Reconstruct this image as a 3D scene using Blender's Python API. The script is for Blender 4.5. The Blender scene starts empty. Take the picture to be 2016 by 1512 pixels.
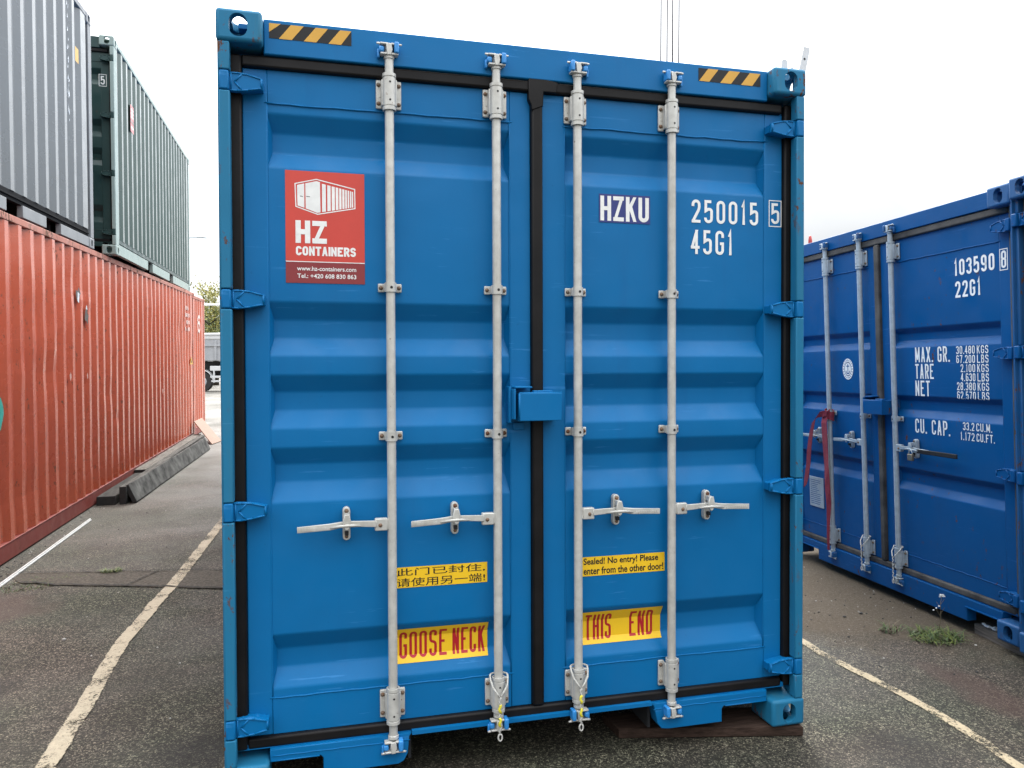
import bpy, bmesh, math, random
from mathutils import Vector, Matrix, Euler, noise as mnoise

random.seed(7)
R_ = math.radians
S = bpy.context.scene
C = S.collection

# ------------------------------------------------------------------ camera
cam_d = bpy.data.cameras.new('camera')
cam = bpy.data.objects.new('camera', cam_d)
C.objects.link(cam)
cam_d.sensor_fit = 'HORIZONTAL'
cam_d.sensor_width = 36.0
cam_d.lens = 36.0 * 1505.4 / 2016.0
cam_d.clip_start = 0.05
cam_d.clip_end = 3000
M = Matrix(((0.9688814, 0.0080650, -0.2473940), (-0.2475212, 0.0257267, -0.9685409), (-0.0014466, 0.9996365, 0.0269224))).to_4x4()
M.translation = Vector((-0.8748, -2.93712, 1.65801))
cam.matrix_world = M
S.camera = cam

# ------------------------------------------------------------------ world, sun, exposure
SKY_TOP, SKY_LOW, SKY_X, SKY_Y = 3.1, 0.33, 0.16, 0.40
SUN_EL, SUN_AZ = R_(42), R_(16)        # azimuth clockwise from +Y
w = bpy.data.worlds.new('World'); S.world = w; w.use_nodes = True
nt = w.node_tree; nt.nodes.clear()
wo = nt.nodes.new('ShaderNodeOutputWorld'); bg = nt.nodes.new('ShaderNodeBackground')
sky = nt.nodes.new('ShaderNodeTexSky'); sky.sky_type = 'NISHITA'; sky.sun_disc = False
sky.sun_elevation = SUN_EL; sky.sun_rotation = SUN_AZ
tc = nt.nodes.new('ShaderNodeTexCoord'); mp = nt.nodes.new('ShaderNodeMapping'); mp.inputs['Scale'].default_value = (1, 1, 2.2)
mp.inputs['Location'].default_value = (0.3, 0.1, 0)
nz = nt.nodes.new('ShaderNodeTexNoise'); nz.inputs['Scale'].default_value = 2.4; nz.inputs['Detail'].default_value = 6
cr = nt.nodes.new('ShaderNodeValToRGB')
cr.color_ramp.elements[0].position = 0.33; cr.color_ramp.elements[0].color = (9.0, 9.4, 9.8, 1)
cr.color_ramp.elements[1].position = 0.55; cr.color_ramp.elements[1].color = (11.6, 11.8, 12.0, 1)
mx = nt.nodes.new('ShaderNodeMix'); mx.data_type = 'RGBA'; mx.inputs[0].default_value = 0.9
nt.links.new(tc.outputs['Generated'], mp.inputs['Vector']); nt.links.new(mp.outputs[0], nz.inputs['Vector'])
nt.links.new(nz.outputs['Fac'], cr.inputs[0]); nt.links.new(sky.outputs[0], mx.inputs[6]); nt.links.new(cr.outputs[0], mx.inputs[7])
sx_ = nt.nodes.new('ShaderNodeSeparateXYZ'); nt.links.new(tc.outputs['Generated'], sx_.inputs[0])
def wm(op, a, b_=None):
    x = nt.nodes.new('ShaderNodeMath'); x.operation = op
    for i, v in ((0, a), (1, b_)):
        if v is None: continue
        if hasattr(v, 'is_linked'): nt.links.new(v, x.inputs[i])
        else: x.inputs[i].default_value = v
    return x.outputs[0]
lum = wm('ADD', wm('MULTIPLY', wm('MAXIMUM', sx_.outputs[2], 0.0), SKY_TOP), SKY_LOW)          # overcast sky: zenith brighter than horizon
side = wm('ADD', wm('ADD', wm('MULTIPLY', sx_.outputs[0], SKY_X), wm('MULTIPLY', sx_.outputs[1], SKY_Y)), 1.0)   # thinner cloud towards +Y, +X
dk = nt.nodes.new('ShaderNodeVectorMath'); dk.operation = 'DOT_PRODUCT'; nt.links.new(tc.outputs['Generated'], dk.inputs[0]); dk.inputs[1].default_value = (0.588, 0.783, 0.203)
mr = nt.nodes.new('ShaderNodeMapRange'); mr.inputs[1].default_value = 0.978; mr.inputs[2].default_value = 0.999; nt.links.new(wm('ADD', dk.outputs['Value'], wm('MULTIPLY', wm('SUBTRACT', nz.outputs['Fac'], 0.5), 0.05)), mr.inputs[0])
lum = wm('MULTIPLY', lum, wm('SUBTRACT', 1.0, wm('MULTIPLY', mr.outputs[0], 0.52)))          # one thicker grey cloud low on the right
vm = nt.nodes.new('ShaderNodeVectorMath'); vm.operation = 'SCALE'; nt.links.new(mx.outputs[2], vm.inputs[0]); nt.links.new(wm('MULTIPLY', lum, side), vm.inputs['Scale'])
nt.links.new(vm.outputs[0], bg.inputs['Color']); bg.inputs['Strength'].default_value = 0.1
nt.links.new(bg.outputs[0], wo.inputs['Surface'])
sl = bpy.data.lights.new('sun', 'SUN'); sl.energy = 2.3; sl.angle = R_(26); sl.color = (1, 0.96, 0.9)
sun = bpy.data.objects.new('sun', sl); C.objects.link(sun)
sd = Vector((math.sin(SUN_AZ) * math.cos(SUN_EL), math.cos(SUN_AZ) * math.cos(SUN_EL), math.sin(SUN_EL)))
sun.rotation_euler = sd.to_track_quat('Z', 'Y').to_euler(); sun.location = sd * 30
S.view_settings.view_transform = 'Standard'; S.view_settings.look = 'None'
S.view_settings.exposure = 0.6; S.view_settings.gamma = 1.0

# ------------------------------------------------------------------ materials
def newmat(name):
    m = bpy.data.materials.new(name); m.use_nodes = True
    n = m.node_tree; b = n.nodes['Principled BSDF']
    return m, n, b
def N(n, t, **kw):
    x = n.nodes.new(t)
    for k, v in kw.items():
        if hasattr(x, k): setattr(x, k, v)
        else: x.inputs[k.replace('_', ' ')].default_value = v
    return x
def mixc(n, fac, a, b):
    x = n.nodes.new('ShaderNodeMix'); x.data_type = 'RGBA'
    for i, v in ((0, fac), (6, a), (7, b)):
        if hasattr(v, 'links') or hasattr(v, 'is_linked'): n.links.new(v, x.inputs[i])
        else: x.inputs[i].default_value = v if i == 0 else (*v, 1)
    return x.outputs[2]
def ramp(n, src, a, b, ca=0.0, cb=1.0):
    r = n.nodes.new('ShaderNodeMapRange'); r.inputs[1].default_value = a; r.inputs[2].default_value = b
    r.inputs[3].default_value = ca; r.inputs[4].default_value = cb
    n.links.new(src, r.inputs[0]); return r.outputs[0]
def tex(n, scale, detail=4, stretch=(1, 1, 1), rough=0.55, loc=(0, 0, 0)):
    t = N(n, 'ShaderNodeTexCoord'); mp = N(n, 'ShaderNodeMapping'); mp.inputs['Scale'].default_value = stretch
    mp.inputs['Location'].default_value = loc
    n.links.new(t.outputs['Object'], mp.inputs[0])
    x = N(n, 'ShaderNodeTexNoise'); x.inputs['Scale'].default_value = scale; x.inputs['Detail'].default_value = detail
    x.inputs['Roughness'].default_value = rough
    n.links.new(mp.outputs[0], x.inputs['Vector']); return x.outputs['Fac']
def math_(n, op, a, b=None):
    x = n.nodes.new('ShaderNodeMath'); x.operation = op
    for i, v in ((0, a), (1, b)):
        if v is None: continue
        if hasattr(v, 'is_linked'): n.links.new(v, x.inputs[i])
        else: x.inputs[i].default_value = v
    return x.outputs[0]
def bump(n, b, src, strength=0.2, dist=0.01):
    x = N(n, 'ShaderNodeBump'); x.inputs['Strength'].default_value = strength; x.inputs['Distance'].default_value = dist
    n.links.new(src, x.inputs['Height']); n.links.new(x.outputs[0], b.inputs['Normal'])

def paint(name, col, rough=0.36, var=0.12, rust=0.0, grime=0.25, fade=None, spec=0.5, wave=0.12, loc=(0, 0, 0)):
    """sprayed container paint: slow colour drift, vertical grime streaks, chips of rust"""
    m, n, b = newmat(name)
    lo = tuple(c * (1 - var) for c in col); hi = tuple(min(1, c * (1 + var)) for c in col)
    c = mixc(n, tex(n, 1.7, 5, loc=loc), lo, hi)
    st = ramp(n, tex(n, 9, 6, (1, 1, 0.08), 0.65, loc), 0.52, 0.78)
    c = mixc(n, math_(n, 'MULTIPLY', st, grime), c, fade or tuple(x * 0.55 + 0.02 for x in col))
    sp = ramp(n, tex(n, 60, 3, loc=loc), 0.70, 0.74)
    c = mixc(n, math_(n, 'MULTIPLY', sp, 0.25), c, tuple(x * 0.5 for x in col))
    sc = math_(n, 'MULTIPLY', ramp(n, tex(n, 46, 3, (0.10, 0.10, 1.6), .6, loc), 0.645, 0.67), ramp(n, tex(n, 2.6, 4, loc=(loc[0]+5, 2, loc[2])), 0.50, 0.62))
    c = mixc(n, math_(n, 'MULTIPLY', sc, 0.38), c, tuple(min(1, x * 1.5 + 0.05) for x in col))          # rub marks
    ds = ramp(n, tex(n, 3.4, 7, (1, 1, .7), .68, (loc[0]+1, 7, 3)), 0.50, 0.74)
    c = mixc(n, math_(n, 'MULTIPLY', ds, 0.20), c, tuple(x * 0.75 + 0.014 for x in col))                # dusty bloom
    rg = ramp(n, tex(n, 5, 6, loc=loc), 0.3, 0.7, rough * 0.75, min(1, rough * 1.5))
    if rust > 0:
        k = math_(n, 'MULTIPLY', ramp(n, tex(n, 26, 6, (1, 1, 0.55), 0.7, loc), 0.66 - 0.12 * rust, 0.69 - 0.12 * rust), ramp(n, tex(n, 3.1, 3, loc=loc), 0.45, 0.6))
        rc = mixc(n, tex(n, 120, 3), (0.05, 0.022, 0.012), (0.16, 0.06, 0.025))
        c = mixc(n, k, c, rc)
        rg = math_(n, 'MAXIMUM', rg, math_(n, 'MULTIPLY', k, 0.9))
    n.links.new(c, b.inputs['Base Color']); n.links.new(rg, b.inputs['Roughness'])
    b.inputs['Specular IOR Level'].default_value = spec
    h = math_(n, 'ADD', math_(n, 'MULTIPLY', tex(n, 2.3, 2, loc=loc), 1.0), math_(n, 'MULTIPLY', tex(n, 180, 2), 0.012))
    bump(n, b, h, wave, 0.05)
    return m
def zinc(name, col, rough=.4):
    m, n, b = newmat(name)
    c = mixc(n, ramp(n, tex(n, 26, 6, rough=.65), .35, .65), tuple(x*.80 for x in col), col)
    c = mixc(n, math_(n, 'MULTIPLY', ramp(n, tex(n, 7, 6, (1, 1, .35), .65), .50, .72), .55), c, tuple(x*q for x, q in zip(col, (.62, .58, .52))))
    c = mixc(n, math_(n, 'MULTIPLY', ramp(n, tex(n, 38, 5, rough=.7), .66, .70), .75), c, (0.16, 0.085, 0.045))
    n.links.new(c, b.inputs['Base Color']); b.inputs['Metallic'].default_value = .25
    n.links.new(ramp(n, tex(n, 14, 5), .3, .7, rough*.8, rough*1.5), b.inputs['Roughness']); bump(n, b, tex(n, 60, 4), .08, .004)
    return m
def plain(name, col, rough=0.6, var=0.15, scale=12, metal=0.0, bmp=0.0, spec=0.5, stretch=(1, 1, 1), col2=None):
    m, n, b = newmat(name)
    c = mixc(n, ramp(n, tex(n, scale, 6, stretch, 0.6), 0.3, 0.7), tuple(x * (1 - var) for x in col), col2 or tuple(min(1, x * (1 + var)) for x in col))
    n.links.new(c, b.inputs['Base Color']); b.inputs['Roughness'].default_value = rough; b.inputs['Metallic'].default_value = metal
    b.inputs['Specular IOR Level'].default_value = spec
    if bmp: bump(n, b, tex(n, scale * 3, 4, stretch), bmp, 0.01)
    return m

BLUE = paint('blue_paint', (0.0012, 0.136, 0.352), 0.42, 0.10, 0.0, 0.55, fade=(0.004, 0.115, 0.31), spec=0.22, wave=.22)
BLUEG = paint('weathered_blue_paint', (0.014, 0.155, 0.29), 0.5, 0.16, 0.62, 0.6, fade=(0.06, 0.15, 0.15), spec=.25)
BLUEL = paint('light_blue_enamel', (0.03, 0.24, 0.60), 0.35, 0.1, 0.0, 0.2)
NAVY = paint('royal_blue_paint', (0.001, 0.074, 0.235), 0.40, 0.14, 0.3, 0.5, fade=(0.01, 0.07, 0.20), loc=(7, 1, 2), spec=0.2)
NAVYG = paint('worn_royal_blue_paint', (0.008, 0.085, 0.24), 0.5, 0.15, 0.75, 0.5, loc=(7, 1, 2))
RED = paint('faded_red_paint', (0.50, 0.104, 0.050), 0.24, 0.14, 0.55, 0.45, fade=(0.34, 0.075, 0.05), wave=0.07, spec=.65, loc=(3, 2, 1))
REDT = paint('rusty_pink_rail_paint', (0.40, 0.15, 0.11), 0.6, 0.3, 1.3, 0.6, loc=(1, 5, 2))
REDD = paint('dark_red_rail_and_recess_shade', (0.20, 0.035, 0.025), 0.5, 0.25, 0.5, 0.5)  # rail red; also paints the shade in the recesses beside the posts
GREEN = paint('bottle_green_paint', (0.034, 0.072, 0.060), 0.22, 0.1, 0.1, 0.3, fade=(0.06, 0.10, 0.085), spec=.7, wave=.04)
GREEND = paint('dark_green_paint_and_shade', (0.012, 0.045, 0.042), 0.42, 0.1, 0.1, 0.3)  # darker copy of the green; also paints shade on recess and door end
GREENP = paint('pale_green_post_paint', (0.29, 0.36, 0.335), 0.5, 0.06, 0.15, 0.3, spec=.35)
GREY = paint('grey_paint', (0.122, 0.134, 0.142), 0.22, 0.08, 0.0, 0.3, fade=(0.19, 0.20, 0.205), spec=.7, wave=.04)
GREYP = paint('pale_grey_paint', (0.235, 0.245, 0.255), 0.55, 0.1, 0.1, 0.35, spec=.3)
GREYD = plain('black_rail_and_recess_shade', (0.008, 0.009, 0.011), 0.85, spec=.08)  # rail black; also paints the shade in the grey post recess
RUBBER = plain('black_rubber', (0.008, 0.007, 0.007), 0.5, 0.4, 6, bmp=0.05, spec=.22)
RUBBERG = plain('dusty_grey_rubber', (0.05, 0.047, 0.046), 0.8, 0.5, 7, col2=(0.10, 0.092, 0.084))
GALV = zinc('grey_galvanised_steel', (0.60, 0.59, 0.55))
GALVB = zinc('bluish_galvanised_steel', (0.45, 0.51, 0.55))
BOLT = plain('dull_bolt_steel', (0.26, 0.22, 0.18), 0.6, 0.45, 40, 0.3, col2=(0.20, 0.10, 0.05))
RUSTB = plain('rusty_bolt_head', (0.12, 0.05, 0.025), 0.85, 0.5, 90)
BLACK = plain('matt_black', (0.008, 0.008, 0.009), 0.7)
DARKIN = plain('dark_underframe', (0.02, 0.022, 0.025), 0.8)
WHITE = plain('white_lettering', (0.80, 0.80, 0.78), 0.5, 0.08, 30)
WHITER = plain('rubbed_white_lettering', (0.62, 0.48, 0.44), 0.6, 0.25, 40)
STICKR = plain('sticker_red', (0.58, 0.055, 0.038), 0.42, 0.07, 5)
STICKD = plain('sticker_dark_red', (0.24, 0.028, 0.032), 0.42, 0.07, 5)
YELLOW = plain('sticker_yellow', (0.86, 0.53, 0.012), 0.5, 0.05, 5)
HAZY = plain('hazard_yellow', (0.62, 0.33, 0.04), 0.5, 0.08, 8)
INDIGO = plain('sticker_indigo', (0.022, 0.035, 0.19), 0.45, 0.1, 6)
REDTXT = plain('red_letter_print', (0.42, 0.006, 0.014), 0.5, 0.06, 9)
WOOD = plain('dark_brown_wood', (0.046, 0.029, 0.022), 0.9, 0.5, 5, bmp=0.4, spec=.15, stretch=(1, 14, 14))
WOODG = plain('weathered_grey_wood', (0.06, 0.057, 0.05), 0.8, 0.5, 4, bmp=0.5, stretch=(9, 0.9, 9), spec=.2, col2=(0.14, 0.135, 0.12))
WOODD = plain('wet_dark_wood', (0.022, 0.021, 0.019), 0.8, 0.5, 4, bmp=0.5, stretch=(9, 0.9, 9), spec=.2, col2=(0.06, 0.057, 0.05))
PLY = plain('tan_plywood', (0.25, 0.145, 0.095), 0.7, 0.14, 3, stretch=(1, 6, 6), bmp=0.1)
STRAP = plain('red_webbing', (0.24, 0.028, 0.048), 0.85, 0.2, 70, bmp=0.3)
ROPE = plain('white_rope', (0.55, 0.54, 0.50), 0.9, 0.3, 160, bmp=0.5)
ROPEY = plain('yellow_tag_plastic', (0.75, 0.66, 0.05), 0.6, 0.15, 70)
LEAF = plain('weed_leaf', (0.025, 0.060, 0.012), 0.6, 0.4, 25, col2=(0.075, 0.12, 0.022))
DRY = plain('dry_stalk', (0.13, 0.10, 0.06), 0.8, 0.3, 30)

# ------------------------------------------------------------------ mesh helpers
class MB:
    def __init__(s): s.bm = bmesh.new()
    def _mat(s, faces, mi, smooth=False):
        for f in faces: f.material_index = mi; f.smooth = smooth
    def box(s, x0, x1, y0, y1, z0, z1, mi=0, bev=0.0, seg=2, mat=None):
        vs = [s.bm.verts.new(p) for p in ((x0,y0,z0),(x1,y0,z0),(x1,y1,z0),(x0,y1,z0),(x0,y0,z1),(x1,y0,z1),(x1,y1,z1),(x0,y1,z1))]
        fs = [s.bm.faces.new([vs[i] for i in q]) for q in ((0,3,2,1),(4,5,6,7),(0,1,5,4),(1,2,6,5),(2,3,7,6),(3,0,4,7))]
        s._mat(fs, mi)
        if bev > 0:
            es = list({e for f in fs for e in f.edges})
            r = bmesh.ops.bevel(s.bm, geom=es, offset=bev, segments=seg, profile=0.5, affect='EDGES')
            s._mat(r['faces'], mi, True)
            vs = list({v for f in r['faces'] for v in f.verts} | {v for v in vs if v.is_valid})
        if mat is not None: bmesh.ops.transform(s.bm, matrix=mat, verts=[v for v in vs if v.is_valid])
        return vs
    def prism(s, pts, axis, a, b, mi=0, bev=0.0):
        """pts: 2D outline; axis 'y': pts are (x,z) extruded from y=a to y=b; 'x': (y,z); 'z': (x,y)"""
        def p3(p, t): return {'y': (p[0], t, p[1]), 'x': (t, p[0], p[1]), 'z': (p[0], p[1], t)}[axis]
        va = [s.bm.verts.new(p3(p, a)) for p in pts]; vb = [s.bm.verts.new(p3(p, b)) for p in pts]
        fs = [s.bm.faces.new(va), s.bm.faces.new(list(reversed(vb)))]
        k = len(pts)
        for i in range(k): fs.append(s.bm.faces.new((va[i], vb[i], vb[(i+1) % k], va[(i+1) % k])))
        bmesh.ops.recalc_face_normals(s.bm, faces=fs); s._mat(fs, mi)
        if bev > 0:
            es = list({e for f in fs[:2] for e in f.edges})
            r = bmesh.ops.bevel(s.bm, geom=es, offset=bev, segments=1, profile=0.5, affect='EDGES'); s._mat(r['faces'], mi, True)
        return va + vb
    def tube(s, path, r, mi=0, seg=10, cap=True):
        path = [Vector(p) for p in path]; rr = r if isinstance(r, (list, tuple)) else [r] * len(path)
        rings = []; up = None
        for i, p in enumerate(path):
            d = (path[min(i+1, len(path)-1)] - path[max(i-1, 0)]).normalized()
            if up is None: up = d.orthogonal().normalized()
            up = (up - d * up.dot(d)).normalized(); sd_ = d.cross(up)
            rings.append([s.bm.verts.new(p + (up * math.cos(2*math.pi*k/seg) + sd_ * math.sin(2*math.pi*k/seg)) * rr[i]) for k in range(seg)])
        fs = []
        for a, b in zip(rings, rings[1:]):
            for k in range(seg): fs.append(s.bm.faces.new((a[k], a[(k+1) % seg], b[(k+1) % seg], b[k])))
        s._mat(fs, mi, True)
        if cap:
            c = [s.bm.faces.new(list(reversed(rings[0]))), s.bm.faces.new(rings[-1])]; s._mat(c, mi)
    def lathe(s, cx, cy, prof, mi=0, seg=18):
        """prof: (radius, z) list around the vertical axis at cx, cy; hard edges kept"""
        for (r0, z0), (r1, z1) in zip(prof, prof[1:]):
            a = [s.bm.verts.new((cx + r0*math.cos(2*math.pi*k/seg), cy + r0*math.sin(2*math.pi*k/seg), z0)) for k in range(seg)]
            b = [s.bm.verts.new((cx + r1*math.cos(2*math.pi*k/seg), cy + r1*math.sin(2*math.pi*k/seg), z1)) for k in range(seg)]
            fs = [s.bm.faces.new((a[k], a[(k+1) % seg], b[(k+1) % seg], b[k])) for k in range(seg)]
            s._mat(fs, mi, True)
    def disc(s, c, r, y, mi=0, seg=14, dome=0.0):
        vs = [s.bm.verts.new((c[0] + r*math.cos(2*math.pi*k/seg), y, c[1] + r*math.sin(2*math.pi*k/seg))) for k in range(seg)]
        if dome:
            v2 = [s.bm.verts.new((c[0] + .7*r*math.cos(2*math.pi*k/seg), y - dome, c[1] + .7*r*math.sin(2*math.pi*k/seg))) for k in range(seg)]
            fs = [s.bm.faces.new((vs[k], vs[(k+1) % seg], v2[(k+1) % seg], v2[k])) for k in range(seg)] + [s.bm.faces.new(v2)]
            s._mat(fs, mi, True)
        else: s._mat([s.bm.faces.new(vs)], mi)
    def poly(s, pts, mi=0):
        f = s.bm.faces.new([s.bm.verts.new(p) for p in pts]); s._mat([f], mi); return f
    def ribbon(s, pts, wd, thick, mi=0, normal=None):
        """flat strap along pts (3D), width dir per point"""
        pts = [Vector(p) for p in pts]; pr = None
        for i, p in enumerate(pts):
            d = (pts[min(i+1, len(pts)-1)] - pts[max(i-1, 0)]).normalized()
            wv = wd[i] if isinstance(wd, list) else wd
            wv = Vector(wv); nn = d.cross(wv).normalized() * thick
            ring = [s.bm.verts.new(q) for q in (p - wv/2, p + wv/2, p + wv/2 + nn, p - wv/2 + nn)]
            if pr:
                fs = [s.bm.faces.new((pr[k], pr[(k+1) % 4], ring[(k+1) % 4], ring[k])) for k in range(4)]; s._mat(fs, mi, False)
            else: s._mat([s.bm.faces.new(ring)], mi)
            pr = ring
        s._mat([s.bm.faces.new(pr)], mi)
    def mesh(s, name, mats):
        bmesh.ops.recalc_face_normals(s.bm, faces=s.bm.faces[:]) if False else None
        me = bpy.data.meshes.new(name); s.bm.to_mesh(me); s.bm.free()
        for m in mats: me.materials.append(m)
        return me
    def build(s, name, mats, parent=None):
        return put(name, s.mesh(name, mats if isinstance(mats, (list, tuple)) else [mats]), parent)
def put(name, me, parent=None, loc=(0, 0, 0)):
    o = bpy.data.objects.new(name, me); C.objects.link(o); o.location = loc
    if parent is not None: o.parent = parent
    return o
def empty(name, label, cat, mat=None, group=None):
    o = bpy.data.objects.new(name, None); C.objects.link(o); o.empty_display_size = 0.2
    if mat is not None: o.matrix_world = mat
    return tag(o, label, cat, group)
def tag(o, label, cat, group=None, kind=None):
    if label: o['label'] = label
    if cat: o['category'] = cat
    if group: o['group'] = group
    if kind: o['kind'] = kind
    return o
def structure(o): o['kind'] = 'structure'; return o
def copy_tree(o, parent=None):
    c = o.copy(); C.objects.link(c)
    if parent is not None: c.parent = parent
    for ch in [x for x in C.objects if x.parent == o]: copy_tree(ch, c)
    return c

# ------------------------------------------------------------------ lettering
def g_(*p): return list(p)
# centre-line glyphs in a unit cell; third value = corner radius as a share of half the cell width
GL = {
 '0': [([(0,0,1),(1,0,1),(1,1,1),(0,1,1)], True)], 'O': [([(0,0,1),(1,0,1),(1,1,1),(0,1,1)], True)],
 '1': [([(.1,.80,0),(.55,1,0),(.55,0,0)], False)],
 '2': [([(0,.74,0),(0,1,1),(1,1,1),(1,.62,.6),(.04,.03,0)], False), ([(0,0,0),(1,0,0)], False)],
 '3': [([(0,.80,0),(0,1,1),(1,1,1),(1,.53,1),(.4,.53,0)], False), ([(.4,.53,0),(1,.53,1),(1,0,1),(0,0,1),(0,.2,0)], False)],
 '4': [([(.72,0,0),(.72,1,0)], False), ([(.72,1),(0,.24)], 'd'), ([(0,.25,0),(1,.25,0)], False)],
 '5': [([(.95,1,0),(.06,1,0),(.06,.54,0),(.5,.63,.3),(1,.6,.9),(1,0,1),(0,0,1),(0,.2,0)], False)],
 '6': [([(1,.82,0),(1,1,1),(0,1,1),(0,0,1),(1,0,1),(1,.57,1),(0,.57,.2)], False)],
 '7': [([(0,1,0),(1,1,0)], False), ([(1,1),(.35,0)], 'd')],
 '8': [([(0,.53,.8),(1,.53,.8),(1,1,1),(0,1,1)], True), ([(0,0,1),(1,0,1),(1,.53,.8),(0,.53,.8)], True)],
 '9': [([(0,.18,0),(0,0,1),(1,0,1),(1,1,1),(0,1,1),(0,.43,1),(1,.43,.2)], False)],
 'A': [([(.45,1),(0,0)], 'd'), ([(.55,1),(1,0)], 'd'), ([(.2,.28,0),(.8,.28,0)], False)],
 'B': [([(0,.53,0),(.75,.53,1),(1,1,1),(0,1,0),(0,0,0),(1,0,1),(1,.53,1),(.5,.53,0)], False)],
 'C': [([(1,.74,0),(1,1,1),(0,1,1),(0,0,1),(1,0,1),(1,.26,0)], False)],
 'D': [([(0,0,0),(1,0,1),(1,1,1),(0,1,0)], True)],
 'E': [([(1,1,0),(0,1,0),(0,0,0),(1,0,0)], False), ([(0,.52,0),(.85,.52,0)], False)],
 'F': [([(1,1,0),(0,1,0),(0,0,0)], False), ([(0,.52,0),(.85,.52,0)], False)],
 'G': [([(1,.74,0),(1,1,1),(0,1,1),(0,0,1),(1,0,1),(1,.46,0),(.55,.46,0)], False)],
 'H': [([(0,0,0),(0,1,0)], False), ([(1,0,0),(1,1,0)], False), ([(0,.5,0),(1,.5,0)], False)],
 'I': [([(.5,0,0),(.5,1,0)], False)],
 'K': [([(0,0,0),(0,1,0)], False), ([(.97,1),(.05,.40)], 'd'), ([(.38,.62),(1,0)], 'd')],
 'L': [([(0,1,0),(0,0,0),(1,0,0)], False)],
 'M': [([(0,0,0),(0,1,0)], False), ([(1,0,0),(1,1,0)], False), ([(.02,1),(.5,.12)], 'd'), ([(.98,1),(.5,.12)], 'd')],
 'N': [([(0,0,0),(0,1,0)], False), ([(1,0,0),(1,1,0)], False), ([(0,1),(1,0)], 'd')],
 'P': [([(0,0,0),(0,1,0),(1,1,1),(1,.45,1),(0,.45,0)], False)],
 'R': [([(0,0,0),(0,1,0),(1,1,1),(1,.48,1),(0,.48,0)], False), ([(.5,.48,0),(1,0,0)], False)],
 'S': [([(1,.76,0),(1,1,1),(0,1,1),(0,.54,.9),(1,.50,.9),(1,0,1),(0,0,1),(0,.24,0)], False)],
 'T': [([(0,1,0),(1,1,0)], False), ([(.5,1,0),(.5,0,0)], False)],
 'U': [([(0,1,0),(0,0,1),(1,0,1),(1,1,0)], False)],
 'X': [([(0,0,0),(1,1,0)], False), ([(0,1,0),(1,0,0)], False)],
 'Z': [([(0,1,0),(1,1,0)], False), ([(0,0,0),(1,0,0)], False), ([(1,1),(0,0)], 'd')],
 '.': [([(.5,0,0),(.5,.04,0)], False)],
}
WID = {'1': .62, 'I': .32, '.': .30, ' ': .75, 'M': 1.2}
def fillet(pts, closed, hw, W, H, ox, oz):
    P = [Vector((ox + x*W, oz + y*H)) for x, y, r in pts]; out = []
    k = len(P)
    for i in range(k):
        r = pts[i][2] * hw
        if r <= 0 or (not closed and i in (0, k-1)): out.append(P[i]); continue
        a, b, c = P[i-1], P[i], P[(i+1) % k]
        u = (a-b); v = (c-b); lu = u.length; lv = v.length; u /= lu; v /= lv
        fa = 1.0 if (not closed and i-1 == 0) or pts[i-1][2] == 0 else .5
        fc = 1.0 if (not closed and i+1 == k-1) or pts[(i+1) % k][2] == 0 else .5
        d = min(r, lu*fa, lv*fc)
        s0 = b + u*d; s1 = b + v*d
        for j in range(7):
            t = j/6; t_ = math.pi/2*t
            # superellipse-ish quarter
            q = b + u*d*(1-math.sin(t_)) + v*d*(1-math.cos(t_))
            out.append(q)
    return out
def stroke(mb, P, closed, hw, y, mi):
    q = [P[0]]
    for p in P[1:]:
        if (p - q[-1]).length > 1e-5: q.append(p)
    if closed and (q[0]-q[-1]).length < 1e-5: q.pop()
    P = q; k = len(P); L = []; Rr = []
    for i in range(k):
        if closed or 0 < i < k-1:
            d0 = (P[i]-P[i-1]).normalized(); d1 = (P[(i+1) % k]-P[i]).normalized()
            n0 = Vector((-d0.y, d0.x)); n1 = Vector((-d1.y, d1.x)); m = (n0+n1)
            if m.length < 1e-4: m = n0.copy()
            m.normalize(); c = max(.32, m.dot(n0)); off = m*(hw/c)
        else:
            d = (P[1]-P[0]).normalized() if i == 0 else (P[-1]-P[-2]).normalized()
            off = Vector((-d.y, d.x))*hw
        L.append(P[i]+off); Rr.append(P[i]-off)
    for i in range(k if closed else k-1):
        j = (i+1) % k
        mb.poly([(v.x, y, v.y) for v in (L[i], Rr[i], Rr[j], L[j])], mi)
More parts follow.
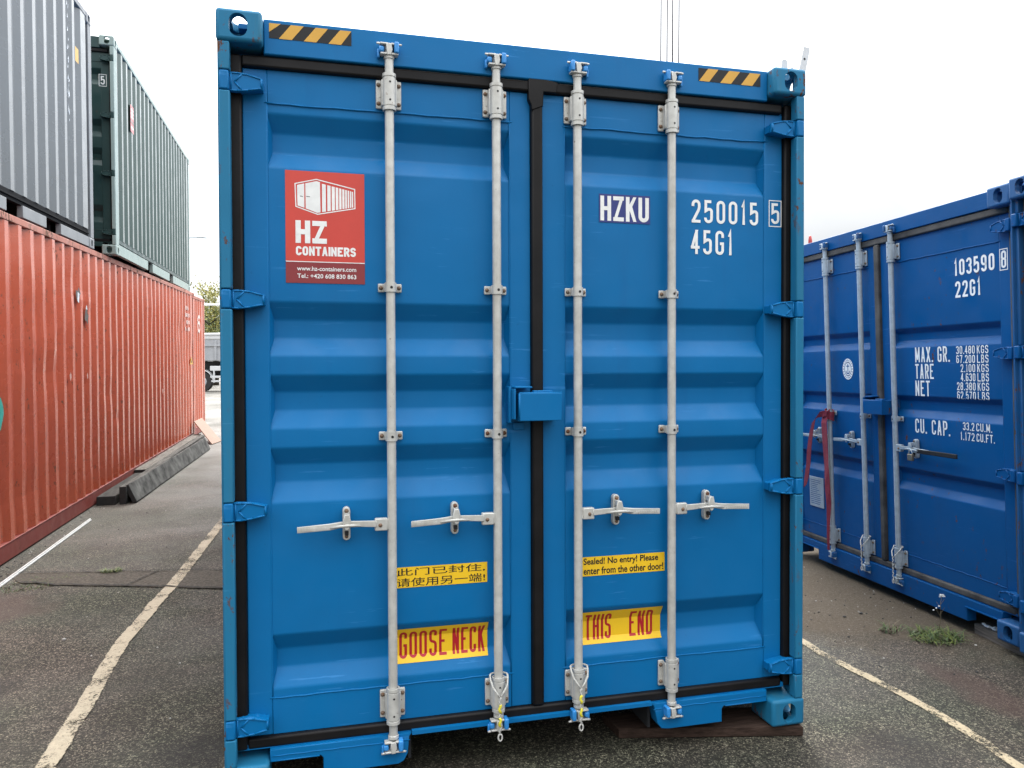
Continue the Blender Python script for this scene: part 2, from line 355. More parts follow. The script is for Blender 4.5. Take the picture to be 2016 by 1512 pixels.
def stext(mb, text, x0, x1, z0, z1, t, y=0.0, mi=0, gap=.32):
    ws = [WID.get(c, 1.0) for c in text]; tot = sum(ws) + gap*(len(text)-1); u = (x1-x0)/tot; x = x0
    for k, (c, wd) in enumerate(zip(text, ws)):
        W = wd*u
        for li, (pts, cl) in enumerate(GL.get(c, [])):
            yl_ = y - .00022*li
            iw = max(W-t, 1e-4); ih = (z1-z0)-t
            if cl == 'd':
                a, b = [Vector((x+t/2+px_*iw, z0+t/2+pz_*ih)) for px_, pz_ in pts]; dd = (b-a).normalized(); hx = t/2/max(.35, abs(dd.y))
                za = z1 if pts[0][1] == 1 else a.y; zb = z0 if pts[1][1] == 0 else b.y
                xa = a.x + dd.x/dd.y*(za-a.y); xb = b.x + dd.x/dd.y*(zb-b.y); cl_ = lambda q: min(max(q, x), x+W)
                yy = yl_
                mb.poly([(cl_(xa-hx), yy, za), (cl_(xa+hx), yy, za), (cl_(xb+hx), yy, zb), (cl_(xb-hx), yy, zb)], mi)
            elif c == '.': stroke(mb, [Vector((x+W/2, z0)), Vector((x+W/2, z0+t*1.1))], False, t*.55, y, mi)
            else:
                F = fillet(pts, cl, iw/2, iw, ih, x+t/2, z0+t/2)
                if not cl:          # square caps where a stroke ends on the edge of its cell
                    for e, q in ((0, 1), (-1, -2)):
                        dd = (F[e]-F[q]); px_, pz_ = pts[e][0], pts[e][1]
                        if (abs(dd.x) > abs(dd.y) and (px_ <= 0 or px_ >= 1)) or (abs(dd.y) >= abs(dd.x) and (pz_ <= 0 or pz_ >= 1)):
                            F[e] = F[e] + dd.normalized()*t/2
                stroke(mb, F, cl, t/2, yl_, mi)
        x += W + gap*u
def btext(mb, body, x0, x1, z0, z1, y=0.0, mi=0, bold=0.0):
    cu = bpy.data.curves.new('lettering', 'FONT'); cu.body = body; cu.offset = bold; cu.resolution_u = 3
    o = bpy.data.objects.new('lettering', cu); C.objects.link(o); bpy.context.view_layer.update()
    me = bpy.data.meshes.new_from_object(o.evaluated_get(bpy.context.evaluated_depsgraph_get()))
    bpy.data.objects.remove(o); bpy.data.curves.remove(cu)
    xs = [v.co.x for v in me.vertices]; ys = [v.co.y for v in me.vertices]
    a, b, c, d = min(xs), max(xs), min(ys), max(ys)
    vs = [mb.bm.verts.new((x0 + (v.co.x-a)/(b-a)*(x1-x0), y, z0 + (v.co.y-c)/(d-c)*(z1-z0))) for v in me.vertices]
    for p in me.polygons:
        try: f = mb.bm.faces.new([vs[i] for i in p.vertices]); f.material_index = mi
        except ValueError: pass
    bpy.data.meshes.remove(me)
def conform(mb, prof, breaks, lift):
    """fold a flat print over the door corrugation: y = door profile - lift - layer"""
    for z in breaks:
        g = mb.bm.verts[:] + mb.bm.edges[:] + mb.bm.faces[:]
        bmesh.ops.bisect_plane(mb.bm, geom=g, plane_co=(0, 0, z), plane_no=(0, 0, 1), dist=1e-6)
    for v in mb.bm.verts: v.co.y = prof(v.co.z) - lift + v.co.y

# ------------------------------------------------------------------ shipping container kit
_cast = {}
def casting_mesh(mat, sx, sy, sz):
    key = (mat.name, sx, sy, sz)
    if key in _cast: return _cast[key]
    if 'base' not in _cast:
        # occupies x -.162..0 (outer face x=0), y 0..178, z -.118..0 (outer face z=0)
        def tmp(build):
            m_ = MB(); build(m_); o = m_.build('corner_casting_tool', []); return o
        o = tmp(lambda m_: m_.box(-.162, 0, 0, .178, -.118, 0, 0, .014, 3))
        def stad(cx, cy, a, b, k=10):
            pts = []; r = min(a, b)/2
            for i in range(4*k):
                t = 2*math.pi*i/(4*k); cxx = (a/2-r)*(1 if math.cos(t) >= 0 else -1); cyy = (b/2-r)*(1 if math.sin(t) >= 0 else -1)
                pts.append((cx + cxx + r*math.cos(t), cy + cyy + r*math.sin(t)))
            return pts
        tools = [tmp(lambda m_: m_.box(-.134, -.028, .028, .150, -.092, -.028)),
                 tmp(lambda m_: m_.prism(stad(-.078, -.059, .064, .084), 'y', -.02, .06)),
                 tmp(lambda m_: m_.prism(stad(.095, -.059, .062, .080), 'x', -.06, .02)),
                 tmp(lambda m_: m_.prism(stad(-.081, .09, .062, .118), 'z', -.06, .02))]
        for t in tools:
            md = o.modifiers.new('cut', 'BOOLEAN'); md.object = t; md.operation = 'DIFFERENCE'; md.solver = 'EXACT'
        bpy.context.view_layer.update()
        me = bpy.data.meshes.new_from_object(o.evaluated_get(bpy.context.evaluated_depsgraph_get()))
        for t in [o] + tools: bpy.data.objects.remove(t)
        _cast['base'] = me
    bm = bmesh.new(); bm.from_mesh(_cast['base'])
    bmesh.ops.transform(bm, matrix=Matrix.Diagonal((sx, sy, sz, 1)), verts=bm.verts[:])
    if sx*sy*sz < 0: bmesh.ops.reverse_faces(bm, faces=bm.faces[:])
    me = bpy.data.meshes.new('corner_casting'); bm.to_mesh(me); bm.free(); me.materials.append(mat)
    _cast[key] = me; return me

def side_wall(L, z0, z1, dents, seed, x_out, y0, y1, flip):
    """trapezoid corrugation along y, folded sheet; dents push it about a little"""
    mb = MB(); prof = []; y = y0 + .02; o_, d_ = x_out, x_out - .036
    prof.append((y0, o_))
    while y + .30 < y1:
        prof += [(y, o_), (y+.068, d_), (y+.068+.070, d_), (y+.206, o_)]; y += .278
    prof.append((y1, o_))
    nzr = 26 if dents else 2; rows = []
    rnd = random.Random(seed)
    ds = [(rnd.uniform(y0, y1), rnd.uniform(z0+.1, z1-.2), rnd.uniform(.05, .3), rnd.uniform(.05, .25), rnd.uniform(-1, .6)*dents) for _ in range(60)] if dents else []
    for i in range(nzr):
        z = z0 + (z1-z0)*i/(nzr-1); row = []
        for (yy, xx) in prof:
            dx = 0; 
            for (dy, dz, ry, rz, a) in ds: 
                q = ((yy-dy)/ry)**2 + ((z-dz)/rz)**2
                if q < 6: dx += a*math.exp(-q)
            if dents: dx += .004*mnoise.noise((yy*3, z*2.2, seed)); yy2 = yy + .008*mnoise.noise((yy*5, z*2.5, seed+9))
            else: yy2 = yy
            row.append(mb.bm.verts.new(((xx+dx)*flip, yy2, z)))
        rows.append(row)
    for a, b in zip(rows, rows[1:]):
        for k in range(len(prof)-1):
            f = mb.bm.faces.new((a[k], a[k+1], b[k+1], b[k]) if flip > 0 else (a[k+1], a[k], b[k], b[k+1]))
    return mb

HW = 1.219
def container(name, label, mat, L, H, P, spec=None, dents=0.0, seed=1, far_end=None, group='shipping containers standing in the yard'):
    """P: dict of materials main, frame, casting, top, bottom, under; spec: door end at y=0"""
    root = empty(name, label, 'shipping container', mat, group)
    fr, ca = P['frame'], P['casting']
    for sx in (-1, 1):
        for sy, yy in ((1, 0.0), (-1, L)):
            for sz, zz in ((1, H), (-1, 0.0)):
                put('corner_casting', casting_mesh(ca, sx, sy, sz), root, (sx*HW, yy, zz))
        # posts
        for yy, front in ((0.0, True), (L, False)):
            m_ = MB(); s0, s1 = (.004, .12) if front else (L-.12, L-.004)
            hz = spec['hinges'] if (front and spec) else []
            cuts = sorted([.1185] + [v for h in hz for v in (h-.037, h+.037)] + [H-.1185]); 
            if front and hz:
                for a, b in zip(cuts[0::2], cuts[1::2]):
                    px0, py0 = spec.get('post', (1.172, .004)); xa, xb = sorted((sx*px0, sx*1.211)); m_.box(xa, xb, py0, .05, a, b, 0, .005)
                xa, xb = sorted((sx*1.192, sx*1.208)); m_.box(xa, xb, .0502, .12, .1185, H-.1185)
                xa, xb = sorted((sx*1.10, sx*1.1915)); m_.box(xa, xb, .1345, .150, .10, H-.10)
                xa, xb = sorted((sx*1.209, sx*1.2145)); m_.box(xa, xb, .012, .16, .1185, H-.1185)
            else:
                xa, xb = sorted((sx*1.10, sx*1.214)); m_.box(xa, xb, s0, s1, .1185, H-.1185, 0, .006)
            m_.build('corner_post', [P.get('post', fr)], root)
        xa, xb = sorted((sx*1.15, sx*1.214))
        m_ = MB(); m_.box(xa, xb, .1785, L-.1785, H-.065, H-.004, 0, .006); m_.build('top_rail', [P.get('top', fr)], root)
        m_ = MB(); xa, xb = sorted((sx*1.16, sx*1.211)); pk = P.get('pockets')
        segs = [(.1785, L-.1785)]
        if pk:
            segs = []; c = .1785
            for a, b in pk: segs.append((c, a)); c = b
            segs.append((c, L-.1785))
        zr = P.get('ledge_z', .148)
        for a, b in segs: m_.box(xa, xb, a, b, .012, zr - .0005, 0, .004)
        xa, xb = sorted((sx*1.12, sx*1.2135)); m_.box(xa, xb, .1785, L-.1785, .149, .163, 1, .003)
        if P.get('ledge'): 
            xa, xb = sorted((sx*1.16, sx*1.202)); m_.box(xa, xb, .1785, L-.1785, zr, .1485, 1); m_.box(xa, xb, .1785, L-.1785, .1632, .204, 1)
        m_.build('bottom_rail', [P.get('bottom', fr), P.get('ledge') or P.get('bottom', fr)], root)
        zlo = .205 if P.get('ledge') else .1635
        sw = side_wall(L, zlo, H-.066, dents, seed + (sx > 0), 1.208, .19, L-.19, sx)
        for a, b in ((.1205, .195), (L-.195, L-.1205)):
            g_m = MB(); xa, xb = sorted((sx*1.12, sx*1.150)); g_m.box(xa, xb, a, b, .164, H-.066); g_m.build('post_recess', [P.get('gap', P['main'])], root)  # darker gap colour paints the shade into the recess beside the post
        sw.build('side_wall', [P['main']], root)
    # roof, floor, rear end
    m_ = MB(); m_.box(-1.149, 1.149, .10, L-.10, H-.03, H-.012); m_.build('roof', [P['main']], root)
    m_ = MB(); m_.box(-1.11, 1.11, .14, L-.12, .150, .17)
    for k in range(int(L/.4)):
        m_.box(-1.11, 1.11, .55+k*.4, .59+k*.4, .03, .149) if not (spec and spec.get('goose') and k < 8) else [m_.box(a, b, .55+k*.4, .59+k*.4, .03, .149) for a, b in ((-1.11, -.53), (.53, 1.11))]
    m_.build('floor_frame', [DARKIN], root)
    m_ = MB(); m_.box(-1.057, 1.057, L-.10, L-.03, H-.115, H-.004); m_.box(-1.057, 1.057, L-.10, L-.03, .012, .14)
    x = -1.10
    while x < 1.05:
        m_.prism([(x, L-.05), (x+.1, L-.05), (x+.15, L-.09), (x+.22, L-.09), (x+.27, L-.05), (x+.27, L-.11), (x, L-.11)], 'z', .141, H-.116); x += .2702
    m_.build('end_wall', [P['main']], root)
    if spec: door_end(root, H, P, spec)
    else:
        m_ = MB(); m_.box(-1.057, 1.057, .03, .10, H-.115, H-.004); m_.box(-1.057, 1.057, .03, .10, .012, .14)
        x = -1.10
        while x < 1.05:
            m_.prism([(x, .05), (x+.1, .05), (x+.15, .09), (x+.22, .09), (x+.27, .05), (x+.27, .12), (x, .12)], 'z', .141, H-.116); x += .2702
        m_.build('end_wall', [P['main']], root)
    return root

D = .078
def profile_fn(grooves, depth=.040):
    def f(z):
        for a, b, c, d in grooves:
            if d <= z <= a:
                if z >= b: return D + .004 + depth*(a-z)/(a-b)
                if z >= c: return D + .004 + depth
                return D + .004 + depth*(z-d)/(c-d)
        return D + .004
    return f

def hinge_mesh(mat, side):
    """cast hinge blade seen from the front; side -1: knuckle on the left post"""
    m_ = MB(); s = side
    def X(u): return s*(1.209-u)
    out = [(0, -.034), (.055, -.036), (.10, -.031), (.150, -.020), (.150, .018), (.10, .032), (.055, .036), (0, .034)]
    m_.prism([(X(u), z) for u, z in out], 'y', .022, .040, 0, .003)
    m_.prism([(X(u), z*.8) for u, z in out[1:-1]], 'y', .041, .0775, 0)
    def bar(a, b, r=.0034): m_.tube([(X(a[0]), .0215, a[1]), (X(b[0]), .0215, b[1])], r, 0, 8)
    pts = [(.03, -.031), (.06, -.032), (.10, -.027), (.145, -.017), (.145, .016), (.10, .028), (.06, .032), (.03, .031)]
    for a, b in zip(pts, pts[1:]): bar(a, b)
    bar((.052, 0), (.078, .029)); bar((.052, 0), (.078, -.029)); bar((.040, .031), (.040, -.031))
    xa, xb = sorted((X(0.0), X(.034))); m_.box(xa, xb, .003, .045, -.035, .035, 0, .006)
    return m_.mesh('hinge', [mat])

def rod_parts(root, x, H, spec, G):
    sh = .036 if (spec.get('goose') and abs(x) < .3) else 0.0
    ry = .040; zt = spec['rod_top']; zb = spec['rod_bot']     # sleeve centres
    m_ = MB()
    m_.lathe(x, ry, [(.0175, zb), (.0175, zt)], 0)
    m_.lathe(x, ry, [(.0165, zt+.05), (.0165, zt+.125), (.0205, zt+.127), (.0205, zt+.14), (.015, zt+.141)], 0)
    m_.lathe(x, ry, [(.0165, zb-.05), (.0165, zb-.115+sh), (.0205, zb-.117+sh), (.0205, zb-.128+sh), (.015, zb-.13+sh)], 0)
    rod = m_.build('lock_rod', [G], root)
    for zc, sgn in ((zt, 1), (zb, -1)):
        b = MB()
        h = .060
        b.lathe(x, ry, [(.0195, zc-h-.010), (.0262, zc-h-.010), (.0262, zc-h+.002), (.0235, zc-h+.003), (.0235, zc-h+.007), (.0258, zc-h+.008), (.0258, zc+h-.008), (.0235, zc+h-.007), (.0235, zc+h-.003), (.0262, zc+h-.002), (.0262, zc+h+.010), (.0195, zc+h+.010)], 0, 22)
        for s in (-1, 1):
            a1, a2 = sorted((x+s*.022, x+s*.049)); b.box(a1, a2, .066, .0770, zc-.055, zc+.055, 0, .004)
            a1, a2 = sorted((x+s*.0215, x+s*.030)); b.box(a1, a2, .038, .0665, zc-.050, zc+.050, 0, .003)
            for dz in (-.036, .036): b.disc((x+s*.039, zc+dz), .0085, .0658, 2, 10, .006)
            b.box(*sorted((x+s*.031, x+s*.037)), .0640, .0662, zc-.012, zc+.012, 0)
        for dz in (-.034, .034): b.disc((x+.001, zc+dz), .0042, ry-.0262, 1, 10)
        b.build('rod_bracket', [G, BLACK, BOLT], rod)
        # cam and keeper
        zc2 = zc + sgn*(.158 - (sh if sgn < 0 else 0)); k = MB()
        k.lathe(x, ry, [(.0, zc2-.022), (.016, zc2-.022), (.0165, zc2+.022), (.0, zc2+.022)], 0)
        flip = 1 if x < 0 else -1
        for s in (-1, 1):
            for dz, ln in ((.021, .036), (-.017, .034)):
                xa, xb = sorted((x+s*.006, x+s*ln)); k.box(xa, xb, .016, .046, zc2+dz-.0035, zc2+dz+.0035, 0, .002)
            k.tube([(x+s*.034, .026, zc2+.021*sgn), (x+s*.047, .030, zc2+.024*sgn)], [.005, .004], 0, 7)
        k.prism([(x-.010, zc2-.022), (x+.006, zc2-.022), (x+.012, zc2), (x+.006, zc2+.022), (x-.012, zc2+.022)], 'y', .014, .03, 0, .002)
        xa, xb = sorted((x+flip*.018, x+flip*.036)); k.box(xa, xb, .008, .0495, zc2-.015, zc2+.028*1, 1, .005)
        xa, xb = sorted((x-flip*.020, x-flip*.040)); k.box(xa, xb, .018, .0495, zc2-.011, zc2+.012, 1, .006)
        xa, xb = sorted((x-flip*.036, x-flip*.046)); k.box(xa, xb, .030, .0497, zc2-.030, zc2+.004, 1, .004)
        k.build('cam_keeper', [G, spec['keeper']], rod)
    for zc in spec['clips']:
        b = MB(); b.lathe(x, ry, [(.018, zc-.018), (.0222, zc-.018), (.0222, zc+.018), (.018, zc+.018)], 0, 20)
        for s in (-1, 1):
            a1, a2 = sorted((x+s*.019, x+s*.046)); b.box(a1, a2, .066, .0765, zc-.017, zc+.017, 0, .004)
            a1, a2 = sorted((x+s*.0175, x+s*.024)); b.box(a1, a2, .040, .0665, zc-.016, zc+.016, 0, .002)
            b.disc((x+s*.035, zc), .0085, .0658, 2, 10, .006)
        b.disc((x+.002, zc-.001), .0055, ry-.0226, 1, 10)
        b.build('rod_guide', [G, BLACK, RUSTB if abs(x) < .3 and zc < 1.6 else BOLT], rod)
    return rod

def handle_parts(rod, x, s, zh, G, ln=.358, grip=None, rustbolt=False):
    """locking handle: pivot block by the rod, flat lever through a diamond catch, ribbed grip"""
    h = MB()
    a, b = sorted((x+s*.018, x+s*.067)); h.box(a, b, .026, .052, zh-.028, zh+.020, 0, .004)
    h.disc((x+s*.046, zh-.006), .008, .0258, 1, 10, .005)
    a, b = sorted((x+s*.012, x+s*.020)); h.box(a, b, .03, .05, zh-.024, zh+.016, 0, .002)
    up = [(.060, -.012), (.150, -.006), (.172, -.004), (.235, -.015), (ln, -.020)]
    tp = [(.060, .013), (.150, .016), (.172, .018), (.235, .010), (ln, .003)]
    pts = [(x+s*u, zh+z) for u, z in up] + [(x+s*u, zh+z) for u, z in reversed(tp)]
    h.prism(pts, 'y', .022, .031, 0, .002)
    for k in range(10):
        u = .250 + k*.0105; h.box(*sorted((x+s*u, x+s*(u+.005))), .0195, .0222, zh-.0125, zh-.003, 2 if grip else 0)
    h.tube([(x+s*.118, .0215, zh-.004), (x+s*.150, .013, zh+.001), (x+s*.172, .011, zh+.002), (x+s*.20, .013, zh), (x+s*.236, .0215, zh-.006)], [.003, .006, .007, .006, .003], 0, 8)
    if grip: h.box(*sorted((x+s*.225, x+s*(ln+.004))), .0205, .0325, zh-.021, zh+.008, 2, .004)
    h.build('handle', [G, BOLT, grip or BOLT], rod)
    c = MB(); cx = x+s*.173; r = .0145
    cap = [(cx + r*math.cos(math.pi*k/8), zh+.052 + r*math.sin(math.pi*k/8)) for k in range(9)] + [(cx - r*math.cos(math.pi*k/8), zh-.048 - r*math.sin(math.pi*k/8)) for k in range(9)]
    c.prism(cap, 'y', .050, .0772, 0, .003)
    inn = [(cx + .72*(p[0]-cx), zh + .86*(p[1]-zh)) for p in cap]
    c.prism([p for p in inn], 'y', .047, .0502, 0)
    c.disc((cx, zh+.052), .0085, .0466, 2 if rustbolt else 1, 10, .005); c.disc((cx, zh-.046), .0075, .0466, 1, 10, .004)
    c.prism([(cx-.009, zh+.045), (cx+.009, zh+.045), (cx+.017, zh+.012), (cx+.008, zh-.012), (cx, zh-.018), (cx-.008, zh-.012), (cx-.017, zh+.012)], 'y', .008, .020, 0, .003)
    c.box(cx-.0085, cx+.0085, .012, .052, zh+.024, zh+.045, 0, .002)
    c.box(cx-.007, cx+.007, .030, .052, zh-.040, zh-.024, 3, .002)
    c.prism([(cx-.007, zh+.001), (cx, zh+.006), (cx+.007, zh+.001), (cx, zh-.004)], 'y', .0074, .0082, 3)
    c.build('handle_catch', [G, BOLT, RUSTB, BLACK], rod)

def door_end(root, H, P, sp):
    G = sp['steel']; main = P['main']; glo, ghi = sp['gasket']      # gasket centre heights
    m_ = MB()
    m_.box(-1.0565, 1.0565, .050, .115, ghi+.024, H-.006, 0, .005)
    m_.box(-1.15, 1.15, .085, .13, ghi-.03, ghi+.0235, 0)
    hd = m_.build('header', [main], root)
    s = MB(); c0 = .60
    if sp.get('goose'):
        L_ = [(-1.0565, .152), (-1.0565, .108), (-.872, .108), (-.862, .098), (-.862, .035), (-.575, .035), (-.553, .046), (-.538, .075), (-.532, .140), (-.522, .152)]
        s.prism(L_, 'y', .045, .11, 0, .003)
        s.prism([(-.5215, .146), (-.5215, .1615), (.5015, .1615), (.5015, .146)], 'y', .040, .10, 0)
        s.prism([(.502, .152), (.512, .140), (.530, .062), (.548, .040), (.580, .035), (.836, .035), (.836, .094), (.846, .105), (1.0565, .105), (1.0565, .152)], 'y', .045, .11, 0, .003)
        for a, b in ((-1.05, -.53), (.51, 1.05)):
            s.tube([(a + (b-a)*k/14, .0445, .128 + random.uniform(-.002, .002)) for k in range(15)], .0022, 0, 5)
        for a, b, z in ((-1.055, -.875, .1085), (.85, 1.055, .1055)): s.tube([(a, .0445, z), (b, .0445, z)], .003, 0, 5)
        s.box(-1.15, 1.15, .062, .12, .1525, .172, 0)
        for x in (-.53, .512): s.box(x, x+.012, .111, 3.2, .02, .149, 1)
    else:
        s.prism([(-1.0565, .150), (-1.0565, .098), (-1.0, .098), (-1.0, .012), (-.97, .098)] and [(-1.0565, .150), (-1.0565, .098), (-.80, .098), (-.79, .088), (-.79, .014), (.79, .014), (.79, .088), (.80, .098), (1.0565, .098), (1.0565, .150)], 'y', .045, .11, 0, .003)
        s.box(-1.15, 1.15, .062, .12, .1505, .165, 0)
        for a, b in ((-1.055, -.78), (.78, 1.055)): s.box(a, b, .034, .0448, .0985, .1035, 0)
    s.build('sill', [main, DARKIN], root)
    # gaskets
    gk = MB(); gm = sp['rubber']; y0, y1 = .058, .10
    gx0, gx1 = 1.139, 1.186
    for sx in (-1, 1):
        a, b = sorted((sx*(1.136 if sx < 0 else 1.148), sx*gx1)); gk.box(a, b, y0, y1, glo-.02, ghi+.02, 0, .008)
    gk.box(-1.138, 1.138, y0+.001, y1, ghi-.022, ghi+.022, 0, .009); gk.box(-1.138, 1.138, y0+.001, y1, glo-.020, glo+.021, 0, .009)
    gk.box(-.021, .027, y0-.003, y1, glo+.0215, ghi-.0225, 0, .009)
    if sp.get('goose'):
        gk.prism([(-.034, ghi-.055), (-.034, ghi+.033), (.045, ghi+.030), (.090, ghi+.021), (.085, ghi-.0215), (.030, ghi-.0215), (.027, ghi-.08), (-.021, ghi-.10), (-.024, ghi-.075)], 'y', y0-.007, y1, 0, .003)
    gk.build('gasket', [gm], root)
    # doors
    zlo, zhi = glo+.021, ghi-.022; wlo, whi = sp['welds']; prof = profile_fn(sp['grooves'], sp.get('depth', .04))
    brk = sorted({z for g in sp['grooves'] for z in g})
    doors = []
    for side, (xa, xb, pa, pb) in ((-1, (-1.1355, -.0215, -1.047, -.108)), (1, (.0275, 1.1475, .126, 1.060))):
        m_ = MB()
        m_.box(xa, pa, D, D+.055, zlo, zhi, 0, .004); m_.box(pb, xb, D, D+.055, zlo, zhi, 0, .004)
        m_.box(pa+.0005, pb-.0005, D+.001, D+.05, whi, zhi, 0, .002); m_.box(pa+.0005, pb-.0005, D+.001, D+.05, zlo, wlo, 0, .002)
        zs = sorted([wlo-.004] + [z+d_ for z in brk for d_ in (-.0075, -.005, -.0025, 0, .0025, .005, .0075)] + [whi+.004]); nx = 2; sm_ = lambda z: sum(prof(z+k*.0011) for k in range(-6, 7))/13
        rows = [[m_.bm.verts.new((pa+.0002 + (pb-pa-.0004)*i/nx, sm_(z), z)) for i in range(nx+1)] for z in zs]
        for r0, r1 in zip(rows, rows[1:]):
            for i in range(nx): m_.bm.faces.new((r0[i], r0[i+1], r1[i+1], r1[i])).smooth = True
        for g in sp['grooves']:     # slanted closers at the groove ends
            for xe, s_ in ((pa, 1), (pb, -1)):
                yv = D+.004+sp.get('depth', .04)
                f = m_.bm.faces.new([m_.bm.verts.new(q) for q in ((xe, D+.004, g[0]-.004), (xe+s_*.016, yv-.0005, g[1]), (xe+s_*.016, yv-.0005, g[2]), (xe, D+.004, g[3]+.004))])
        for z in (whi, wlo): m_.tube([(pa-.01 + (pb-pa+.02)*k/22, D+.0015, z + random.uniform(-.0022, .0022)) for k in range(23)], .0034, 0, 6)
        for x in (pa, pb): m_.tube([(x + random.uniform(-.0012, .0012), D+.003, wlo + (whi-wlo)*k/30) for k in range(31)], .0028, 0, 6)
        d = m_.build('door', [main], root); doors.append(d)
        hm = hinge_mesh(sp['hinge_mat'], side)
        for z in sp['hinges']: put('hinge', hm, d, (0, 0, z))
    for (x, s, zh, opt) in sp['rods']:
        r = rod_parts(root, x, H, sp, G)
        if zh: handle_parts(r, x, s, zh, G, **opt)
    lb = sp.get('lockbox')
    if lb:
        x0, x1, z0, z1 = lb; m_ = MB()
        m_.box(x0, x1, -.032, -.026, z0, z1, 0, .0025); m_.box(x0+.002, x1-.002, -.0258, D, z1-.008, z1-.001, 0); m_.box(x0, x0+.006, -.0258, D-.03, z0, z1-.009, 0); m_.box(x1-.006, x1, -.0258, D, z0, z1-.009, 0)
        m_.box(x0+.0065, x1-.0065, -.0255, D-.03, z0+.004, z1-.0085, 1)
        m_.tube([(x0, -.026, z1-.001), (x1, -.026, z1-.001)], .0055, 0, 8); m_.tube([(x0+.001, -.028, z0), (x0+.001, -.028, z1)], .0045, 0, 8)
        m_.box(x1-.11, x1-.03, -.005, .03, z1-.0005, z1+.010, 0, .003)
        m_.build('lock_box', [main, BLACK], root)
        m_ = MB()
        m_.box(x0-.020, x0-.012, -.020, D, z0+.006, z1+.018, 0, .002); m_.box(x0-.0115, x0+.058, -.010, D, z1+.020, z1+.027, 0, .002); m_.box(x0-.03, x0-.0205, .02, D, z0-.01, z1+.026, 0, .002)
        m_.box(x0-.002, x0+.045, D-.012, D+.001, z0-.042, z0-.012, 0, .003)
        m_.build('lock_bracket', [main], root)
    root['_'] = 0; del root['_']
    for fn in sp.get('prints', []): fn(hd, doors[0], doors[1], prof, brk)
    return doors

# ------------------------------------------------------------------ prints of the blue container
def px_sticker(hd, dl, dr, prof, brk):
    # red company sticker
    m_ = MB(); x0, x1, z0, z1 = -.985, -.690, 1.917, 2.343
    def U(x): return x0 + (x-158)/788*(x1-x0)
    def V(y): return z1 - (y-168)/1132*(z1-z0)
    zb = V(1085)
    m_.poly([(x0,0,zb),(x1,0,zb),(x1,0,z1),(x0,0,z1)], 0); m_.poly([(x0,0,z0),(x1,0,z0),(x1,0,zb),(x0,0,zb)], 1)
    m_.poly([(x0,-.0006,zb-.0012),(x1,-.0006,zb-.0012),(x1,-.0006,zb+.0018),(x0,-.0006,zb+.0018)], 2)
    hx = [(255,300),(465,247),(848,328),(850,525),(475,600),(262,530)]
    P = [Vector((U(a), V(b))) for a, b in hx]; stroke(m_, P, True, .0019, -.0006, 2)
    lf = [(274,314),(345,295),(345,540),(278,520)]; m_.poly([(U(a),-.0006,V(b)) for a, b in lf], 2)
    rf = [(356,293),(465,265),(500,274),(504,580),(472,586),(358,545)]; m_.poly([(U(a),-.0006,V(b)) for a, b in rf], 2)
    bars = [(520,558),(573,606),(617,648),(657,683),(692,714),(723,744),(752,769),(777,792),(800,813),(819,832)]
    for a, b in bars:
        ta = 262 + (a-465)*.215 + 14; tb = 262 + (b-465)*.215 + 14; ba = 598 - (a-475)*.198 - 13; bb = 598 - (b-475)*.198 - 13
        m_.poly([(U(p),-.0006,V(q)) for p, q in ((a,ta),(b,tb),(b,bb),(a,ba))], 2)
    for a in ((302,332),(366,402)): m_.poly([(U(p),-.0009,V(q)) for p, q in ((a[0],421),(a[1],424),(a[1],430),(a[0],427))], 3)
    def W(t, a, b, c, d, tk): stext(m_, t, U(a), U(b), V(d), V(c), tk, -.0006, 2, .14)
    W('HZ', 256, 565, 668, 897, .0195)
    W('CONTAINERS', 258, 856, 928, 1022, .0078)
    btext(m_, 'www.hz-containers.com', U(268), U(858), V(1175), V(1130), -.0006, 2, .012)
    btext(m_, 'Tel.: +420 608 830 863', U(270), U(858), V(1250), V(1205), -.0006, 2, .012)
    conform(m_, prof, brk, .0018); m_.build('company_sticker', [STICKR, STICKD, WHITE, BLACK], dl)
def px_yellow(hd, dl, dr, prof, brk):
    def rect(m_, x0, x1, z0, z1): m_.poly([(x0,0,z0),(x1,0,z0),(x1,0,z1),(x0,0,z1)], 0)
    m_ = MB(); rect(m_, -.598, -.208, .719, .801)
    btext(m_, '此门已封住,', -.575, -.217, .765, .796, -.0006, 1, .004); btext(m_, '请使用另一端!', -.575, -.217, .723, .757, -.0006, 1, .004)
    conform(m_, prof, brk, .0018); m_.build('warning_sticker', [YELLOW, BLACK], dl)
    m_ = MB(); rect(m_, .196, .578, .711, .792)
    btext(m_, 'Sealed! No entry! Please', .207, .548, .751, .787, -.0006, 1, .022); btext(m_, 'enter from the other door!', .207, .572, .7175, .748, -.0006, 1, .022)
    conform(m_, prof, brk, .0018); m_.build('warning_sticker', [YELLOW, BLACK], dr)
    m_ = MB(); rect(m_, -.598, -.200, .408, .549)
    stext(m_, 'GOOSE', -.562, -.370, .424, .533, .0104, -.0006, 1, .30); stext(m_, 'NECK', -.346, -.212, .424, .533, .0104, -.0006, 1, .30)
    conform(m_, prof, brk, .0018); m_.build('warning_sticker', [YELLOW, REDTXT], dl)
    m_ = MB(); rect(m_, .196, .576, .411, .553)
    stext(m_, 'THIS', .226, .345, .427, .538, .0104, -.0006, 1, .32); stext(m_, 'END', .430, .538, .427, .538, .0104, -.0006, 1, .32)
    conform(m_, prof, brk, .0018); m_.build('warning_sticker', [YELLOW, REDTXT], dr)
